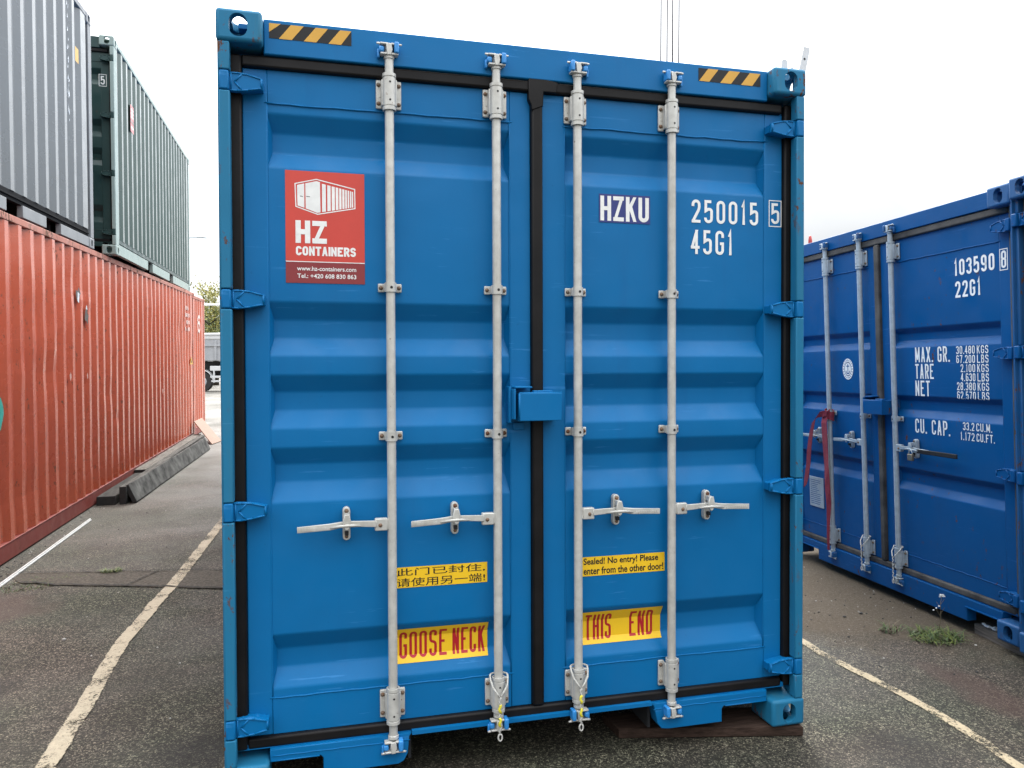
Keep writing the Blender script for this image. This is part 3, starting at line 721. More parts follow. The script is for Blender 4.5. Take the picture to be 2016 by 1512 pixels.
def px_number(hd, dl, dr, prof, brk):
    m_ = MB(); m_.poly([(.279,0,2.202),(.511,0,2.202),(.511,0,2.321),(.279,0,2.321)], 0)
    stext(m_, 'HZKU', .285, .505, 2.209, 2.313, .0165, -.0006, 1, .20)
    conform(m_, prof, brk, .0018); m_.build('owner_code_sticker', [INDIGO, WHITE], dr)
    m_ = MB(); stext(m_, '250015', .706, 1.030, 2.219, 2.319, .0125, 0, 0, .42); stext(m_, '45G1', .702, .905, 2.083, 2.188, .0125, 0, 0, .42)
    conform(m_, prof, brk, .0018); m_.build('container_number', [WHITE], dr)
    m_ = MB(); stext(m_, '5', 1.093, 1.134, 2.229, 2.321, .0115, D-.0012, 0)
    for a, b, c, d in ((1.081,1.145,2.216,2.220),(1.081,1.145,2.330,2.334),(1.081,1.085,2.2201,2.3299),(1.141,1.145,2.2201,2.3299)): m_.poly([(a,D-.0012,c),(b,D-.0012,c),(b,D-.0012,d),(a,D-.0012,d)], 0)
    m_.build('check_digit', [WHITE], dr)
def px_hazard(hd, dl, dr, prof, brk):
    y = .0488
    for x0, x1, z0, z1, bot, first in ((-1.036, -.736, 2.820, 2.875, ((.115,.27),(.415,.565),(.715,.87)), True), (.721, 1.020, 2.819, 2.874, ((.01,.17),(.345,.52),(.68,.865)), False)):
        m_ = MB(); wd = x1-x0
        m_.poly([(x0,y,z0),(x1,y,z0),(x1,y,z1),(x0,y,z1)], 0)
        for a, b in bot:
            c, d = a+.145, min(1, b+.145); 
            m_.poly([(x0+a*wd,y-.0006,z0),(x0+b*wd,y-.0006,z0),(x0+d*wd,y-.0006,z1),(x0+c*wd,y-.0006,z1)], 1)
        if first: m_.poly([(x0,y-.0006,z0+.022),(x0+.14*wd,y-.0006,z1),(x0,y-.0006,z1)], 1)
        m_.build('hazard_sticker', [BLACK, HAZY], hd)

def pose(loc, eul, mid=True): 
    m = Euler(eul).to_matrix().to_4x4(); m.translation = Vector(loc); return m

blue_spec = dict(steel=GALV, rubber=RUBBER, keeper=BLUEL, hinge_mat=BLUE, gasket=(.174, 2.735), welds=(.334, 2.589),
    grooves=[(2.553, 2.488, 2.414, 2.350), (1.845, 1.777, 1.706, 1.639), (1.566, 1.500, 1.429, 1.361), (1.288, 1.221, 1.153, 1.078), (.574, .508, .436, .367)],
    hinges=[2.638, 1.845, 1.062, .258], rods=[(-.595, -1, .990, dict(ln=.356)), (-.172, -1, .990, dict(ln=.350, rustbolt=True)), (.170, 1, .990, dict(ln=.360)), (.592, 1, .990, dict(ln=.362, rustbolt=True))],
    rod_top=2.652, rod_bot=.272, clips=[1.903, 1.326], lockbox=(-.098, .077, 1.379, 1.489), goose=True, prints=[px_sticker, px_yellow, px_number, px_hazard])
bm4 = pose((0, 0, .05), (-.0087, 0, 0))
blue = container('shipping_container', 'bright blue container in the centre with GOOSE NECK and HZKU on its closed doors', bm4, 12.192, 2.896,
    dict(main=BLUE, frame=BLUEG, casting=BLUEG, top=BLUE, bottom=BLUE), blue_spec)

# ------------------------------------------------------------------ right hand dark blue container
def pr_right(hd, dl, dr, prof, brk):
    m_ = MB()
    stext(m_, '103590', .713, 1.022, 2.134, 2.232, .0145, 0, 0, .34); stext(m_, '22G1', .717, .917, 1.999, 2.099, .0145, 0, 0, .36)
    conform(m_, prof, brk, .0018); m_.build('container_number', [WHITE], dr)
    m_ = MB(); stext(m_, '8', 1.073, 1.109, 2.135, 2.234, .0125, D-.0012, 0)
    for a, b, c, d in ((1.062,1.120,2.122,2.127),(1.062,1.120,2.240,2.245),(1.062,1.067,2.1271,2.2399),(1.115,1.120,2.1271,2.2399)): m_.poly([(a,D-.0012,c),(b,D-.0012,c),(b,D-.0012,d),(a,D-.0012,d)], 0)
    m_.build('check_digit', [WHITE], dr)
    m_ = MB(); t = .0115
    for s, a, b, c, d in (('MAX.', .349, .512, 1.605, 1.704), ('GR.', .553, .657, 1.605, 1.704), ('TARE', .346, .516, 1.496, 1.594), ('NET', .344, .478, 1.382, 1.484),
                          ('CU.', .333, .440, 1.135, 1.230), ('CAP.', .486, .645, 1.135, 1.230)):
        stext(m_, s, a, b, c, d, t, 0, 0, .34)
    t = .0062; zz = 1.652
    for k, (s, u) in enumerate((('30.480', 'KGS'), ('67.200', 'LBS'), ('2.100', 'KGS'), ('4.630', 'LBS'), ('28.380', 'KGS'), ('62.570', 'LBS'))):
        z = 1.652 - .0557*k; a = .712 if len(s) == 6 else .745
        stext(m_, s, a, .860, z, z+.049, t, 0, 0, .34); stext(m_, u, .876, .962, z, z+.049, t, 0, 0, .34)
    for s, a, b, z in (('33.2', .752, .842, 1.184), ('CU.M.', .858, .976, 1.184), ('1.172', .731, .842, 1.122), ('CU.FT.', .858, .994, 1.122)): stext(m_, s, a, b, z, z+.049, t, 0, 0, .34)
    conform(m_, prof, brk, .0018); m_.build('weight_lettering', [WHITE], dr)
    m_ = MB(); cx, cz, r = -.384, 1.562, .080
    def ring(r0, r1, y, mi, sg=36):
        for k in range(sg):
            a, b = 2*math.pi*k/sg, 2*math.pi*(k+1)/sg
            m_.poly([(cx+rr*math.cos(t)*.8, y, cz+rr*math.sin(t)) for rr, t in ((r0,a),(r1,a),(r1,b),(r0,b))], mi)
    ring(0.0001, r*.60, 0, 0); ring(r*.68, r, 0, 0)
    for k in range(20):
        a = 2*math.pi*k/20; m_.poly([(cx+rr*math.cos(a+q)*.8, -.0004, cz+rr*math.sin(a+q)) for rr, q in ((r*.76,-.05),(r*.92,-.05),(r*.92,.05),(r*.76,.05))], 1)
    for pts in ([(0,.04),(0,-.034)], [(-.022,.022),(.022,.022)], [(-.03,-.012),(-.018,-.032),(0,-.036),(.018,-.032),(.03,-.012)]):
        stroke(m_, [Vector((cx+a*.8, cz+b)) for a, b in pts], False, .0035, -.0004, 1)
    conform(m_, prof, brk, .0018); m_.build('class_emblem', [WHITE, NAVY], dl)
    m_ = MB(); m_.box(-.938, -.742, D-.004, D+.003, .430, .675, 0, .001)
    for k in range(13): m_.box(-.925, -.925 + random.uniform(.09, .17), D-.0044, D-.0039, .645-k*.016, .650-k*.016, 1)
    m_.build('data_plate', [GALVB, NAVYG], dl)
right_spec = dict(steel=GALVB, rubber=RUBBERG, keeper=NAVYG, hinge_mat=NAVY, gasket=(.173, 2.462), welds=(.290, 2.292),
    grooves=[(1.835, 1.800, 1.749, 1.706), (1.380, 1.348, 1.284, 1.236), (.888, .852, .785, .735)], depth=.036,
    hinges=[2.362, 1.650, .962, .258], rods=[(-.575, -1, 1.028, dict(ln=.40)), (-.158, -1, 1.028, dict(ln=.35)), (.186, 1, 1.028, dict(ln=.57, grip=BLACK))],
    rod_top=2.363, rod_bot=.258, clips=[1.220], lockbox=(-.055, .150, 1.248, 1.345), post=(1.189, .030), prints=[pr_right])
Rr = Euler((.0365, -.0094, -1.6367)).to_matrix()
oR = Vector((3.0715, 2.8872, .0396))
rm = Rr.to_4x4(); rm.translation = oR + Rr @ Vector((HW, 0, 0))
PN = dict(main=NAVY, frame=NAVYG, casting=NAVYG, top=NAVYG, bottom=NAVYG)
rblue = container('shipping_container', 'royal blue container with weight lettering and a red strap on its doors', rm, 6.058, 2.591, PN, right_spec)
nb = copy_tree(rblue)
nm = Rr.to_4x4(); nm.translation = oR + Rr @ Vector((HW + 1.268 + HW - .0, -.055, .004)); nb.matrix_world = nm
nb['label'] = 'dark blue container cut off by the right picture edge'

# ------------------------------------------------------------------ left stack
er = Euler((.0151, .0049, -.0162)).to_matrix()
oRed = Vector((-3.2091, 13.2615, .1542))
rmx = er.to_4x4(); rmx.translation = oRed + er @ Vector((-HW, -12.192, 0))
red = container('shipping_container', 'faded red forty foot container on the ground beneath the grey and green ones', rmx, 12.192, 2.896,
    dict(main=RED, frame=RED, casting=REDT, top=REDT, bottom=REDD, gap=REDD), None, .016, 3)
H0 = 2.896
gx = er.to_4x4(); gx.translation = oRed + er @ Vector((-HW, -6.547-6.058, H0+.002))
grey = container('shipping_container', 'grey container stacked on the near half of the red one', gx, 6.058, 2.591,
    dict(main=GREY, frame=GREYP, casting=GREYP, post=GREYP, top=GREYP, bottom=GREYP, ledge=GREYD, ledge_z=.118, gap=GREYD, pockets=[(1.0, 1.36), (2.0, 2.36), (3.65, 4.0), (4.57, 4.97)]), None, 0, 5)
eg = er @ Euler((0, 0, .028)).to_matrix()
gm4 = eg.to_4x4(); gm4.translation = oRed + er @ Vector((.096, -6.018, H0+.016)) + eg @ Vector((-HW, 0, 0))
def pr_green(hd, dl, dr, prof, brk):
    m_ = MB(); y = D-.0012
    stext(m_, '5', 1.055, 1.100, 2.03, 2.13, .014, y, 0)
    for a, b, c, d in ((1.035,1.120,2.008,2.014),(1.035,1.120,2.146,2.152),(1.035,1.041,2.0141,2.1459),(1.114,1.120,2.0141,2.1459)): m_.poly([(a,y,c),(b,y,c),(b,y,d),(a,y,d)], 0)
    m_.build('check_digit', [WHITE], dr)
green_spec = dict(steel=GREEND, rubber=RUBBER, keeper=GREEND, hinge_mat=GREEND, gasket=(.174, 2.430), welds=(.30, 2.30),
    grooves=[(2.22, 2.16, 2.09, 2.03), (1.62, 1.55, 1.48, 1.41), (1.28, 1.21, 1.14, 1.07), (.60, .53, .46, .39)], hinges=[2.33, 1.66, .97, .27],
    rods=[(-.595, -1, .99, {}), (-.172, -1, .99, {}), (.170, 1, .99, {}), (.592, 1, .99, {})], rod_top=2.35, rod_bot=.272, clips=[1.75, 1.33], lockbox=None, prints=[pr_green])
green = container('shipping_container', 'dark green container stacked on the far half of the red one', gm4, 6.058, 2.591,
    dict(main=GREEN, frame=GREENP, casting=GREENP, post=GREENP, top=GREENP, bottom=GREENP, ledge=GREEND, ledge_z=.142, gap=GREEND, pockets=[(1.95, 2.3), (3.75, 4.1)]), green_spec, 0, 8)
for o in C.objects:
    if o.parent == green and o.name.split('.')[0] in ('door', 'header', 'sill'): o.data.materials[0] = GREEND  # shaded door end, its shade painted in as a darker green
r2 = er.to_4x4(); r2.translation = Vector((-3.318, 13.36, .16)) + er @ Vector((-HW, 0, 0))
red2 = container('shipping_container', 'short red container with a white numeral beyond the long red one', r2, 1.92, 2.896,
    dict(main=RED, frame=RED, casting=REDT, top=REDT, bottom=REDD, gap=REDD), None, 0, 4)

# prints and damage on the side walls of the left stack (container coordinates: y along, z up)
XO = 1.2092
def side_print(root, name, mats, quads, x=XO):
    m_ = MB()
    for mi, pts in quads: m_.poly([(x + .0002*k, y, z) for k, (y, z) in enumerate(pts)] if False else [(x, y, z) for y, z in pts], mi)
    return m_.build(name, mats, root)
def ragged(cy, cz, ry, rz, k=14, seed=0):
    r = random.Random(seed); return [(cy + ry*math.cos(2*math.pi*i/k)*r.uniform(.45, 1.1), cz + rz*math.sin(2*math.pi*i/k)*r.uniform(.45, 1.1)) for i in range(k)]
TORNW = plain('torn_sticker_paper', (0.55, 0.57, 0.60), 0.6, 0.3, 30)
TORND = plain('torn_sticker_residue', (0.075, 0.065, 0.06), 0.8, 0.5, 30)
SCUFF = plain('pale_scuffed_paint', (0.46, 0.26, 0.21), 0.6, 0.3, 14)
TEAL = plain('teal_paint_patch', (0.02, 0.30, 0.25), 0.5, 0.1, 10)
ys = [.145 + .278*k for k in range(45)]          # starts of the outward flats are y-.072 .. y
side_print(red, 'torn_sticker', [TORND, TORNW], [(0, ragged(5.06, 2.34, .10, .10, 14, 1)), (0, ragged(5.34, 2.14, .07, .13, 14, 2))], 1.2105)
side_print(red, 'torn_sticker_edge', [TORNW], [(0, [(5.03, 2.28), (5.08, 2.26), (5.10, 2.36), (5.04, 2.38)]), (0, [(5.31, 2.22), (5.36, 2.20), (5.35, 2.26)])], 1.2115)
side_print(red, 'scuff_mark', [SCUFF], [(0, ragged(4.78, 1.49, .035, .05, 12, 3))], 1.2105)
side_print(red, 'scuff_mark', [SCUFF], [(0, ragged(5.34, 1.475, .03, .04, 12, 4))], 1.2105)
side_print(red, 'scuff_mark', [SCUFF], [(0, ragged(9.23, 1.11, .03, .05, 12, 5))], 1.2105)
m_ = MB(); m_.poly([(1.2115, 11.70, 1.50), (1.2115, 12.02, 1.50), (1.2115, 11.86, 1.66)], 0); m_.poly([(1.2119, 11.80, 1.53), (1.2119, 11.92, 1.53), (1.2119, 11.86, 1.60)], 1)
m_.build('warning_triangle', [HAZY, BLACK], red)
m_ = MB(); rnd = random.Random(4)
for r in range(4):
    for k in range(4):
        if rnd.random() < .85:
            y = 11.26 + .12*k; z = 2.56 - .13*r; m_.poly([(1.2109, y, z-.035), (1.2109, y+rnd.uniform(.05, .09), z-.035), (1.2109, y+.07, z+.035), (1.2109, y, z+.035)], 0)
m_.build('faded_lettering', [WHITER], red)
m_ = MB(); pts = [(2.885 + .20*math.cos(t)*(1 if math.sin(t) > -.2 else .9), 1.24 + .19*math.sin(t)) for t in [2*math.pi*k/18 for k in range(18)]]
m_.prism(pts, 'x', 1.2095, 1.2165, 0, .002); m_.build('repair_patch', [TEAL], red)
m_ = MB(); tmp_ = MB(); stext(tmp_, '6', 1.02, 1.36, 2.14, 2.52, .07, 0, 0)
for v in tmp_.bm.verts: v.co = Vector((1.2112, v.co.x, v.co.z))
tmp_.build('white_numeral', [WHITER], red2)
side_print(grey, 'yellow_sticker', [HAZY], [(0, [(5.50, 1.91), (5.61, 1.91), (5.61, 2.06), (5.50, 2.06)])], 1.2105)
m_ = MB(); rnd = random.Random(8)
for k in range(26):
    z = rnd.uniform(1.2, 2.4); y = 5.27 + rnd.uniform(-.02, .02); m_.poly([(1.2108, y + rnd.uniform(-.012, .0), z), (1.2108, y + rnd.uniform(.006, .02), z + rnd.uniform(0, .02)), (1.2108, y + rnd.uniform(0, .012), z + rnd.uniform(.03, .07))], 0)
m_.build('scuffed_lettering', [plain('pale_paint_flakes', (0.6, 0.63, 0.66), 0.5)], grey)
PINK = plain('washed_out_red_print', (0.52, 0.20, 0.20), 0.5, 0.1, 8)
side_print(green, 'faded_sticker', [PINK, WHITE], [(0, [(.905, 1.72), (1.10, 1.72), (1.10, 2.07), (.905, 2.07)]), (1, [(.905, 1.84), (1.10, 1.84), (1.10, 1.87), (.905, 1.87)])], 1.2102)
m_ = MB()
for z in (1.77, 1.91, 1.955, 2.00): m_.poly([(1.2106, .94, z), (1.2106, 1.08, z), (1.2106, 1.07, z+.025), (1.2106, .94, z+.025)], 0)
m_.build('sticker_lettering', [WHITE], green)

# ------------------------------------------------------------------ ground
def ss(a, b, x): t = max(0, min(1, (x-a)/(b-a))); return t*t*(3-2*t)
def gz(x, y):
    s = 1 - ss(-1.7, -.6, x); r = ss(1.2, 2.2, x)
    return s*.0151*max(0, min(13, y-3.1)) + (1-s)*(1-r)*(-.0087)*max(0, min(13, y))
def asphalt_mat():
    m, n, b = newmat('worn_asphalt')
    t = N(n, 'ShaderNodeTexCoord'); sep = N(n, 'ShaderNodeSeparateXYZ'); n.links.new(t.outputs['Object'], sep.inputs[0])
    X, Y = sep.outputs[0], sep.outputs[1]
    vor = N(n, 'ShaderNodeTexVoronoi'); vor.inputs['Scale'].default_value = 135; n.links.new(t.outputs['Object'], vor.inputs['Vector'])
    vs = N(n, 'ShaderNodeSeparateColor'); n.links.new(vor.outputs['Color'], vs.inputs[0])
    vo2 = N(n, 'ShaderNodeTexVoronoi'); vo2.inputs['Scale'].default_value = 290; n.links.new(t.outputs['Object'], vo2.inputs['Vector'])
    vs2 = N(n, 'ShaderNodeSeparateColor'); n.links.new(vo2.outputs['Color'], vs2.inputs[0])
    grain = tex(n, 190, 4, rough=.75)
    mixv = math_(n, 'ADD', math_(n, 'ADD', math_(n, 'MULTIPLY', vs.outputs[0], .42), math_(n, 'MULTIPLY', vs2.outputs[0], .33)), math_(n, 'MULTIPLY', grain, .5))
    gr_ = n.nodes.new('ShaderNodeValToRGB'); e_ = gr_.color_ramp.elements
    e_[0].position = .30; e_[0].color = (0.006, 0.0055, 0.0045, 1); e_[1].position = 1.0; e_[1].color = (0.44, 0.40, 0.31, 1)
    for ps, cl in ((.52, (0.018, 0.017, 0.014, 1)), (.70, (0.045, 0.042, 0.034, 1)), (.84, (0.14, 0.130, 0.105, 1))): q_ = e_.new(ps); q_.color = cl
    n.links.new(mixv, gr_.inputs[0]); base = gr_.outputs[0]
    chips = ramp(n, vs.outputs[1], .86, .97)
    big = tex(n, .55, 5)
    base = mixc(n, math_(n, 'MULTIPLY', ramp(n, big, .42, .7), .25), base, (0.070, 0.058, 0.048))
    med = tex(n, 2.4, 6, rough=.62)
    base = mixc(n, math_(n, 'MULTIPLY', ramp(n, med, .48, .70), .48), base, (0.032, 0.029, 0.025))
    tv = n.nodes.new('ShaderNodeMix'); tv.data_type = 'RGBA'; tv.blend_type = 'MULTIPLY'; tv.inputs[0].default_value = 1.0
    n.links.new(base, tv.inputs[6]); n.links.new(mixc(n, ramp(n, tex(n, 1.1, 5, loc=(9, 3, 0)), .38, .62), (1.12, 1.0, .96), (.86, .93, .80)), tv.inputs[7]); base = tv.outputs[2]
    # earth washed out from under the right hand container
    wob = math_(n, 'MULTIPLY', math_(n, 'SUBTRACT', tex(n, 1.6, 6, rough=.62), .5), 1.4)
    e = math_(n, 'ADD', math_(n, 'ADD', math_(n, 'MULTIPLY', X, .55), math_(n, 'MULTIPLY', Y, .95)), wob)
    em = math_(n, 'MULTIPLY', ramp(n, e, 1.92, 2.35), math_(n, 'MULTIPLY', ramp(n, X, 1.35, 1.75), ramp(n, Y, 4.5, 3.2)))
    earth = mixc(n, tex(n, 40, 6, rough=.7), (0.045, 0.034, 0.024), (0.140, 0.110, 0.078))
    earth = mixc(n, math_(n, 'MULTIPLY', chips, .3), earth, (0.26, 0.23, 0.19))
    base = mixc(n, math_(n, 'MULTIPLY', em, .88), base, earth)
    # rusty stains
    def blob(cx, cy, rx, ry, rot):
        c, s = math.cos(rot), math.sin(rot)
        u = math_(n, 'ADD', math_(n, 'MULTIPLY', math_(n, 'SUBTRACT', X, cx), c/rx), math_(n, 'MULTIPLY', math_(n, 'SUBTRACT', Y, cy), s/rx))
        v = math_(n, 'ADD', math_(n, 'MULTIPLY', math_(n, 'SUBTRACT', X, cx), -s/ry), math_(n, 'MULTIPLY', math_(n, 'SUBTRACT', Y, cy), c/ry))
        d = math_(n, 'ADD', math_(n, 'ADD', math_(n, 'MULTIPLY', u, u), math_(n, 'MULTIPLY', v, v)), math_(n, 'MULTIPLY', math_(n, 'SUBTRACT', tex(n, 3.0, 5), .5), 2.2))
        return ramp(n, d, 1.0, .2)
    st = math_(n, 'MAXIMUM', blob(2.36, .16, .16, .42, .0), blob(-3.0, 2.85, .42, .38, 0))
    base = mixc(n, math_(n, 'MULTIPLY', st, .6), base, mixc(n, grain, (0.035, 0.020, 0.016), (0.11, 0.068, 0.056)))
    oil = math_(n, 'MAXIMUM', math_(n, 'MAXIMUM', blob(-1.35, .55, .30, .20, .4), blob(-2.55, 1.35, .28, .16, 1.1)), math_(n, 'MAXIMUM', blob(1.55, -.30, .22, .30, .3), blob(-1.55, 4.3, .25, .5, .1)))
    base = mixc(n, math_(n, 'MULTIPLY', oil, .55), base, (0.014, 0.013, 0.012))
    # brighter daylight on the far lane, painted in as paler asphalt
    far = math_(n, 'MULTIPLY', ramp(n, Y, 3.0, 14.0), math_(n, 'ADD', math_(n, 'MULTIPLY', ramp(n, tex(n, 1.1, 5, (1, .5, 1)), .35, .6), .6), .4))
    base = mixc(n, far, base, (0.235, 0.222, 0.200))
    n.links.new(base, b.inputs['Base Color'])
    wet = ramp(n, tex(n, .8, 5, loc=(4, 1, 0)), .40, .62, .52, .80)
    n.links.new(math_(n, 'MINIMUM', math_(n, 'ADD', wet, math_(n, 'MULTIPLY', em, .3)), .95), b.inputs['Roughness'])
    h = math_(n, 'ADD', math_(n, 'MULTIPLY', grain, .6), math_(n, 'MULTIPLY', vs.outputs[2], .5))
    b.inputs['Specular IOR Level'].default_value = .22
    bump(n, b, h, .7, .008)
    return m
ASPH = asphalt_mat()
mb = MB()
xs = [-400, -200, -100, -60, -30, -15, -9, -6] + [-4.5 + .3*k for k in range(31)] + [5.5, 7, 10, 15, 30, 60, 100, 200, 400]
yy_ = [-200, -80, -30, -12, -6, -4] + [-3 + .5*k for k in range(46)] + [21, 25, 30, 40, 60, 100, 200, 420]
gr = [[mb.bm.verts.new((x, y, gz(x, y))) for x in xs] for y in yy_]
for a, b_ in zip(gr, gr[1:]):
    for k in range(len(xs)-1): mb.bm.faces.new((a[k], a[k+1], b_[k+1], b_[k])).smooth = True
structure(mb.build('ground', ASPH))

def strip_mesh(center, wl, wr, lift, step=.05, jit=.004, seed=0):
    """ribbon on the ground along a centre polyline, per-vertex attribute 'across' -1..1"""
    rnd = random.Random(seed); P = []
    for a, b_ in zip(center, center[1:]):
        k = max(1, int((Vector(b_)-Vector(a)).length/step))
        P += [Vector(a).lerp(Vector(b_), i/k) for i in range(k)]
    P.append(Vector(center[-1])); m_ = MB(); lay = m_.bm.verts.layers.float.new('across'); pr = None
    for i, p in enumerate(P):
        d = (P[min(i+1, len(P)-1)] - P[max(i-1, 0)]).normalized(); nn = Vector((-d.y, d.x)); row = []
        for u in (-1, -.5, 0, .5, 1):
            q = p + nn*(wl if u < 0 else wr)*u + nn*(rnd.uniform(-jit, jit) if abs(u) == 1 else 0)
            v = m_.bm.verts.new((q.x, q.y, gz(q.x, q.y) + lift)); v[lay] = u; row.append(v)
        if pr:
            for k in range(4): m_.bm.faces.new((pr[k], pr[k+1], row[k+1], row[k]))
        pr = row
    return m_
def line_mat(name, col, wear):
    m, n, b = newmat(name)
    a = N(n, 'ShaderNodeAttribute'); a.attribute_name = 'across'
    edge = ramp(n, math_(n, 'ABSOLUTE', a.outputs['Fac']), .72, 1.0, 0, .34)
    f = math_(n, 'ADD', math_(n, 'ADD', math_(n, 'MULTIPLY', tex(n, 75, 5, rough=.75), .6), math_(n, 'MULTIPLY', tex(n, 4.5, 5, rough=.6), .55)), edge)
    k = ramp(n, f, wear, wear + .07)
    c = mixc(n, ramp(n, tex(n, 40, 5, rough=.7), .3, .7), tuple(x*.72 for x in col), col)
    c = mixc(n, ramp(n, tex(n, 190, 2), .62, .7, 0, .5), c, (0.10, 0.09, 0.08))
    n.links.new(c, b.inputs['Base Color']); b.inputs['Roughness'].default_value = .75
    bump(n, b, tex(n, 170, 3), .5, .004)
    tr = N(n, 'ShaderNodeBsdfTransparent'); mxs = N(n, 'ShaderNodeMixShader'); n.links.new(k, mxs.inputs[0])
    n.links.new(b.outputs[0], mxs.inputs[1]); n.links.new(tr.outputs[0], mxs.inputs[2])
    n.links.new(mxs.outputs[0], n.nodes['Material Output'].inputs['Surface']); return m
LW = line_mat('worn_cream_line_paint', (0.44, 0.37, 0.26), .605)
lc = [(-1.960, -.4), (-1.965, .54), (-1.973, 1.13), (-1.995, 1.6), (-2.006, 1.97), (-1.985, 2.31), (-1.965, 2.77), (-1.925, 3.28), (-1.895, 3.87), (-1.865, 4.51), (-1.825, 5.31), (-1.79, 6.2), (-1.75, 7.5)]
structure(strip_mesh(lc, .054, .054, .009, jit=.006, seed=1).build('painted_bay_line', LW))
rc_ = [(1.90, 1.35), (1.915, 1.02), (1.905, .80), (1.92, .58), (1.935, .39), (1.948, .24), (1.95, .07), (1.945, -.10), (1.93, -.26), (1.905, -.42), (1.885, -.6), (1.86, -1.0)]
structure(strip_mesh(rc_, .036, .036, .005, jit=.006, seed=2).build('painted_bay_line', line_mat('worn_yellowish_line_paint', (0.44, 0.36, 0.23), .585)))
# patched trench with its two cracks
c1 = [(-3.25, 3.82), (-3.07, 3.79), (-2.84, 3.75), (-2.58, 3.70), (-2.385, 3.667), (-2.154, 3.624), (-1.843, 3.562), (-1.40, 3.46)]
c2 = [(-3.05, 3.515), (-2.92, 3.483), (-2.774, 3.396), (-2.44, 3.30), (-2.218, 3.232), (-1.958, 3.143), (-1.70, 3.051), (-1.35, 2.95)]
PATCH = plain('brown_trench_tarmac', (0.045, 0.038, 0.030), .8, .5, 60, bmp=.4, spec=.22, col2=(0.115, 0.098, 0.076))
m_ = MB(); va = []
def lerp_poly(P, t):
    k = t*(len(P)-1); i = min(int(k), len(P)-2); return Vector(P[i]).lerp(Vector(P[i+1]), k-i)
rows = []
for i in range(41):
    a, b_ = lerp_poly(c1, i/40), lerp_poly(c2, i/40); rows.append([m_.bm.verts.new((q.x, q.y, gz(q.x, q.y)+.004)) for q in (a.lerp(b_, j/4) for j in range(5))])
for a, b_ in zip(rows, rows[1:]):
    for k in range(4): m_.bm.faces.new((a[k], b_[k], b_[k+1], a[k+1]))
bmesh.ops.recalc_face_normals(m_.bm, faces=m_.bm.faces[:])
if sum(f.normal.z for f in m_.bm.faces) < 0: bmesh.ops.reverse_faces(m_.bm, faces=m_.bm.faces[:])
structure(m_.build('road_patch', PATCH))
CRK = plain('dark_crack_tar', (0.012, 0.011, 0.010), .9)  # dark tar colour of the crack ribbons
for k, (cc, ww) in enumerate(((c1, .006), (c2, .010), ([(-2.27, 3.233), (-2.21, 3.36), (-2.163, 3.485), (-2.101, 3.62)], .005))):
    pts = []; rnd = random.Random(20+k)
    for i in range(61): q = lerp_poly(cc, i/60); pts.append((q.x, q.y + rnd.uniform(-.010, .010)))
    structure(strip_mesh(pts, ww, ww, .0125 if k != 1 else .0128, jit=ww*.6, seed=k).build('road_crack', CRK))

# ------------------------------------------------------------------ loose things on the ground
def beam(name, label, cat, a, b_, w_, h_, mat, lean=0.0, bev=.006, sag=0.0, group=None, seg=12, end=None):
    """timber from a to b (bottom centre points), w_ wide, h_ high, leaned about its length"""
    a, b_ = Vector(a), Vector(b_); L = (b_-a).length; m_ = MB()
    m_.box(-w_/2, w_/2, 0, L, 0, h_, 0, bev, 1)
    if seg:
        for i in range(1, seg): bmesh.ops.bisect_plane(m_.bm, geom=m_.bm.verts[:]+m_.bm.edges[:]+m_.bm.faces[:], plane_co=(0, L*i/seg, 0), plane_no=(0, 1, 0))
        for v in m_.bm.verts: v.co.x += .006*mnoise.noise((v.co.y*1.3, v.co.z*4, len(name))); v.co.z += .005*mnoise.noise((v.co.y*1.7, v.co.x*5, 3)) - sag*math.sin(math.pi*v.co.y/L)
    if end:
        for f in m_.bm.faces:
            if f.normal.y < -.7: f.material_index = 1
    o = m_.build(name, [mat] + ([end] if end else []))
    d = (b_-a).normalized(); xv = d.cross(Vector((0, 0, 1))).normalized(); zv = xv.cross(d)
    R3 = Matrix((xv, d, zv)).transposed() @ Matrix.Rotation(lean, 3, 'Y'); M4 = R3.to_4x4(); M4.translation = a; o.matrix_world = M4
    return tag(o, label, cat, group)
STAIN = plain('stained_grey_board', (0.014, 0.0135, 0.012), 0.8, 0.5, 3.6, bmp=0.35, stretch=(1, 1.3, 1.6), spec=.2, col2=(0.15, 0.147, 0.136))
WOODL = plain('pale_dry_wood', (0.12, 0.11, 0.092), 0.8, 0.3, 4, bmp=0.4, stretch=(9, .9, 9), spec=.2, col2=(.21, .195, .17))
END = plain('dark_cut_end', (0.02, 0.021, 0.02), .8, .4, 20)
TG = 'timbers beside the red container'
beam('timber_sleeper', 'low dark timber sleeper lying flat against the foot of the long red container', 'timber', (-3.205, 6.58, .050), (-3.10, 12.3, .140), .20, .105, WOODD, end=END, group=TG)
beam('timber_beam', 'dark upright timber between the flat sleeper and the leaning grey board', 'timber', (-3.035, 6.60, .05), (-2.935, 12.2, .137), .075, .205, WOODG, end=END, group=TG)
beam('leaning_board', 'long stained grey board leaning on the timbers by the red container', 'board', (-2.915, 6.63, .058), (-2.745, 11.6, .130), .050, .225, STAIN, lean=-.40, end=END, group=TG)
beam('loose_plank', 'weathered thin plank lying on top of the timbers against the red wall', 'plank', (-3.215, 8.35, .186), (-3.135, 12.9, .262), .15, .036, WOODL, end=END, group=TG)
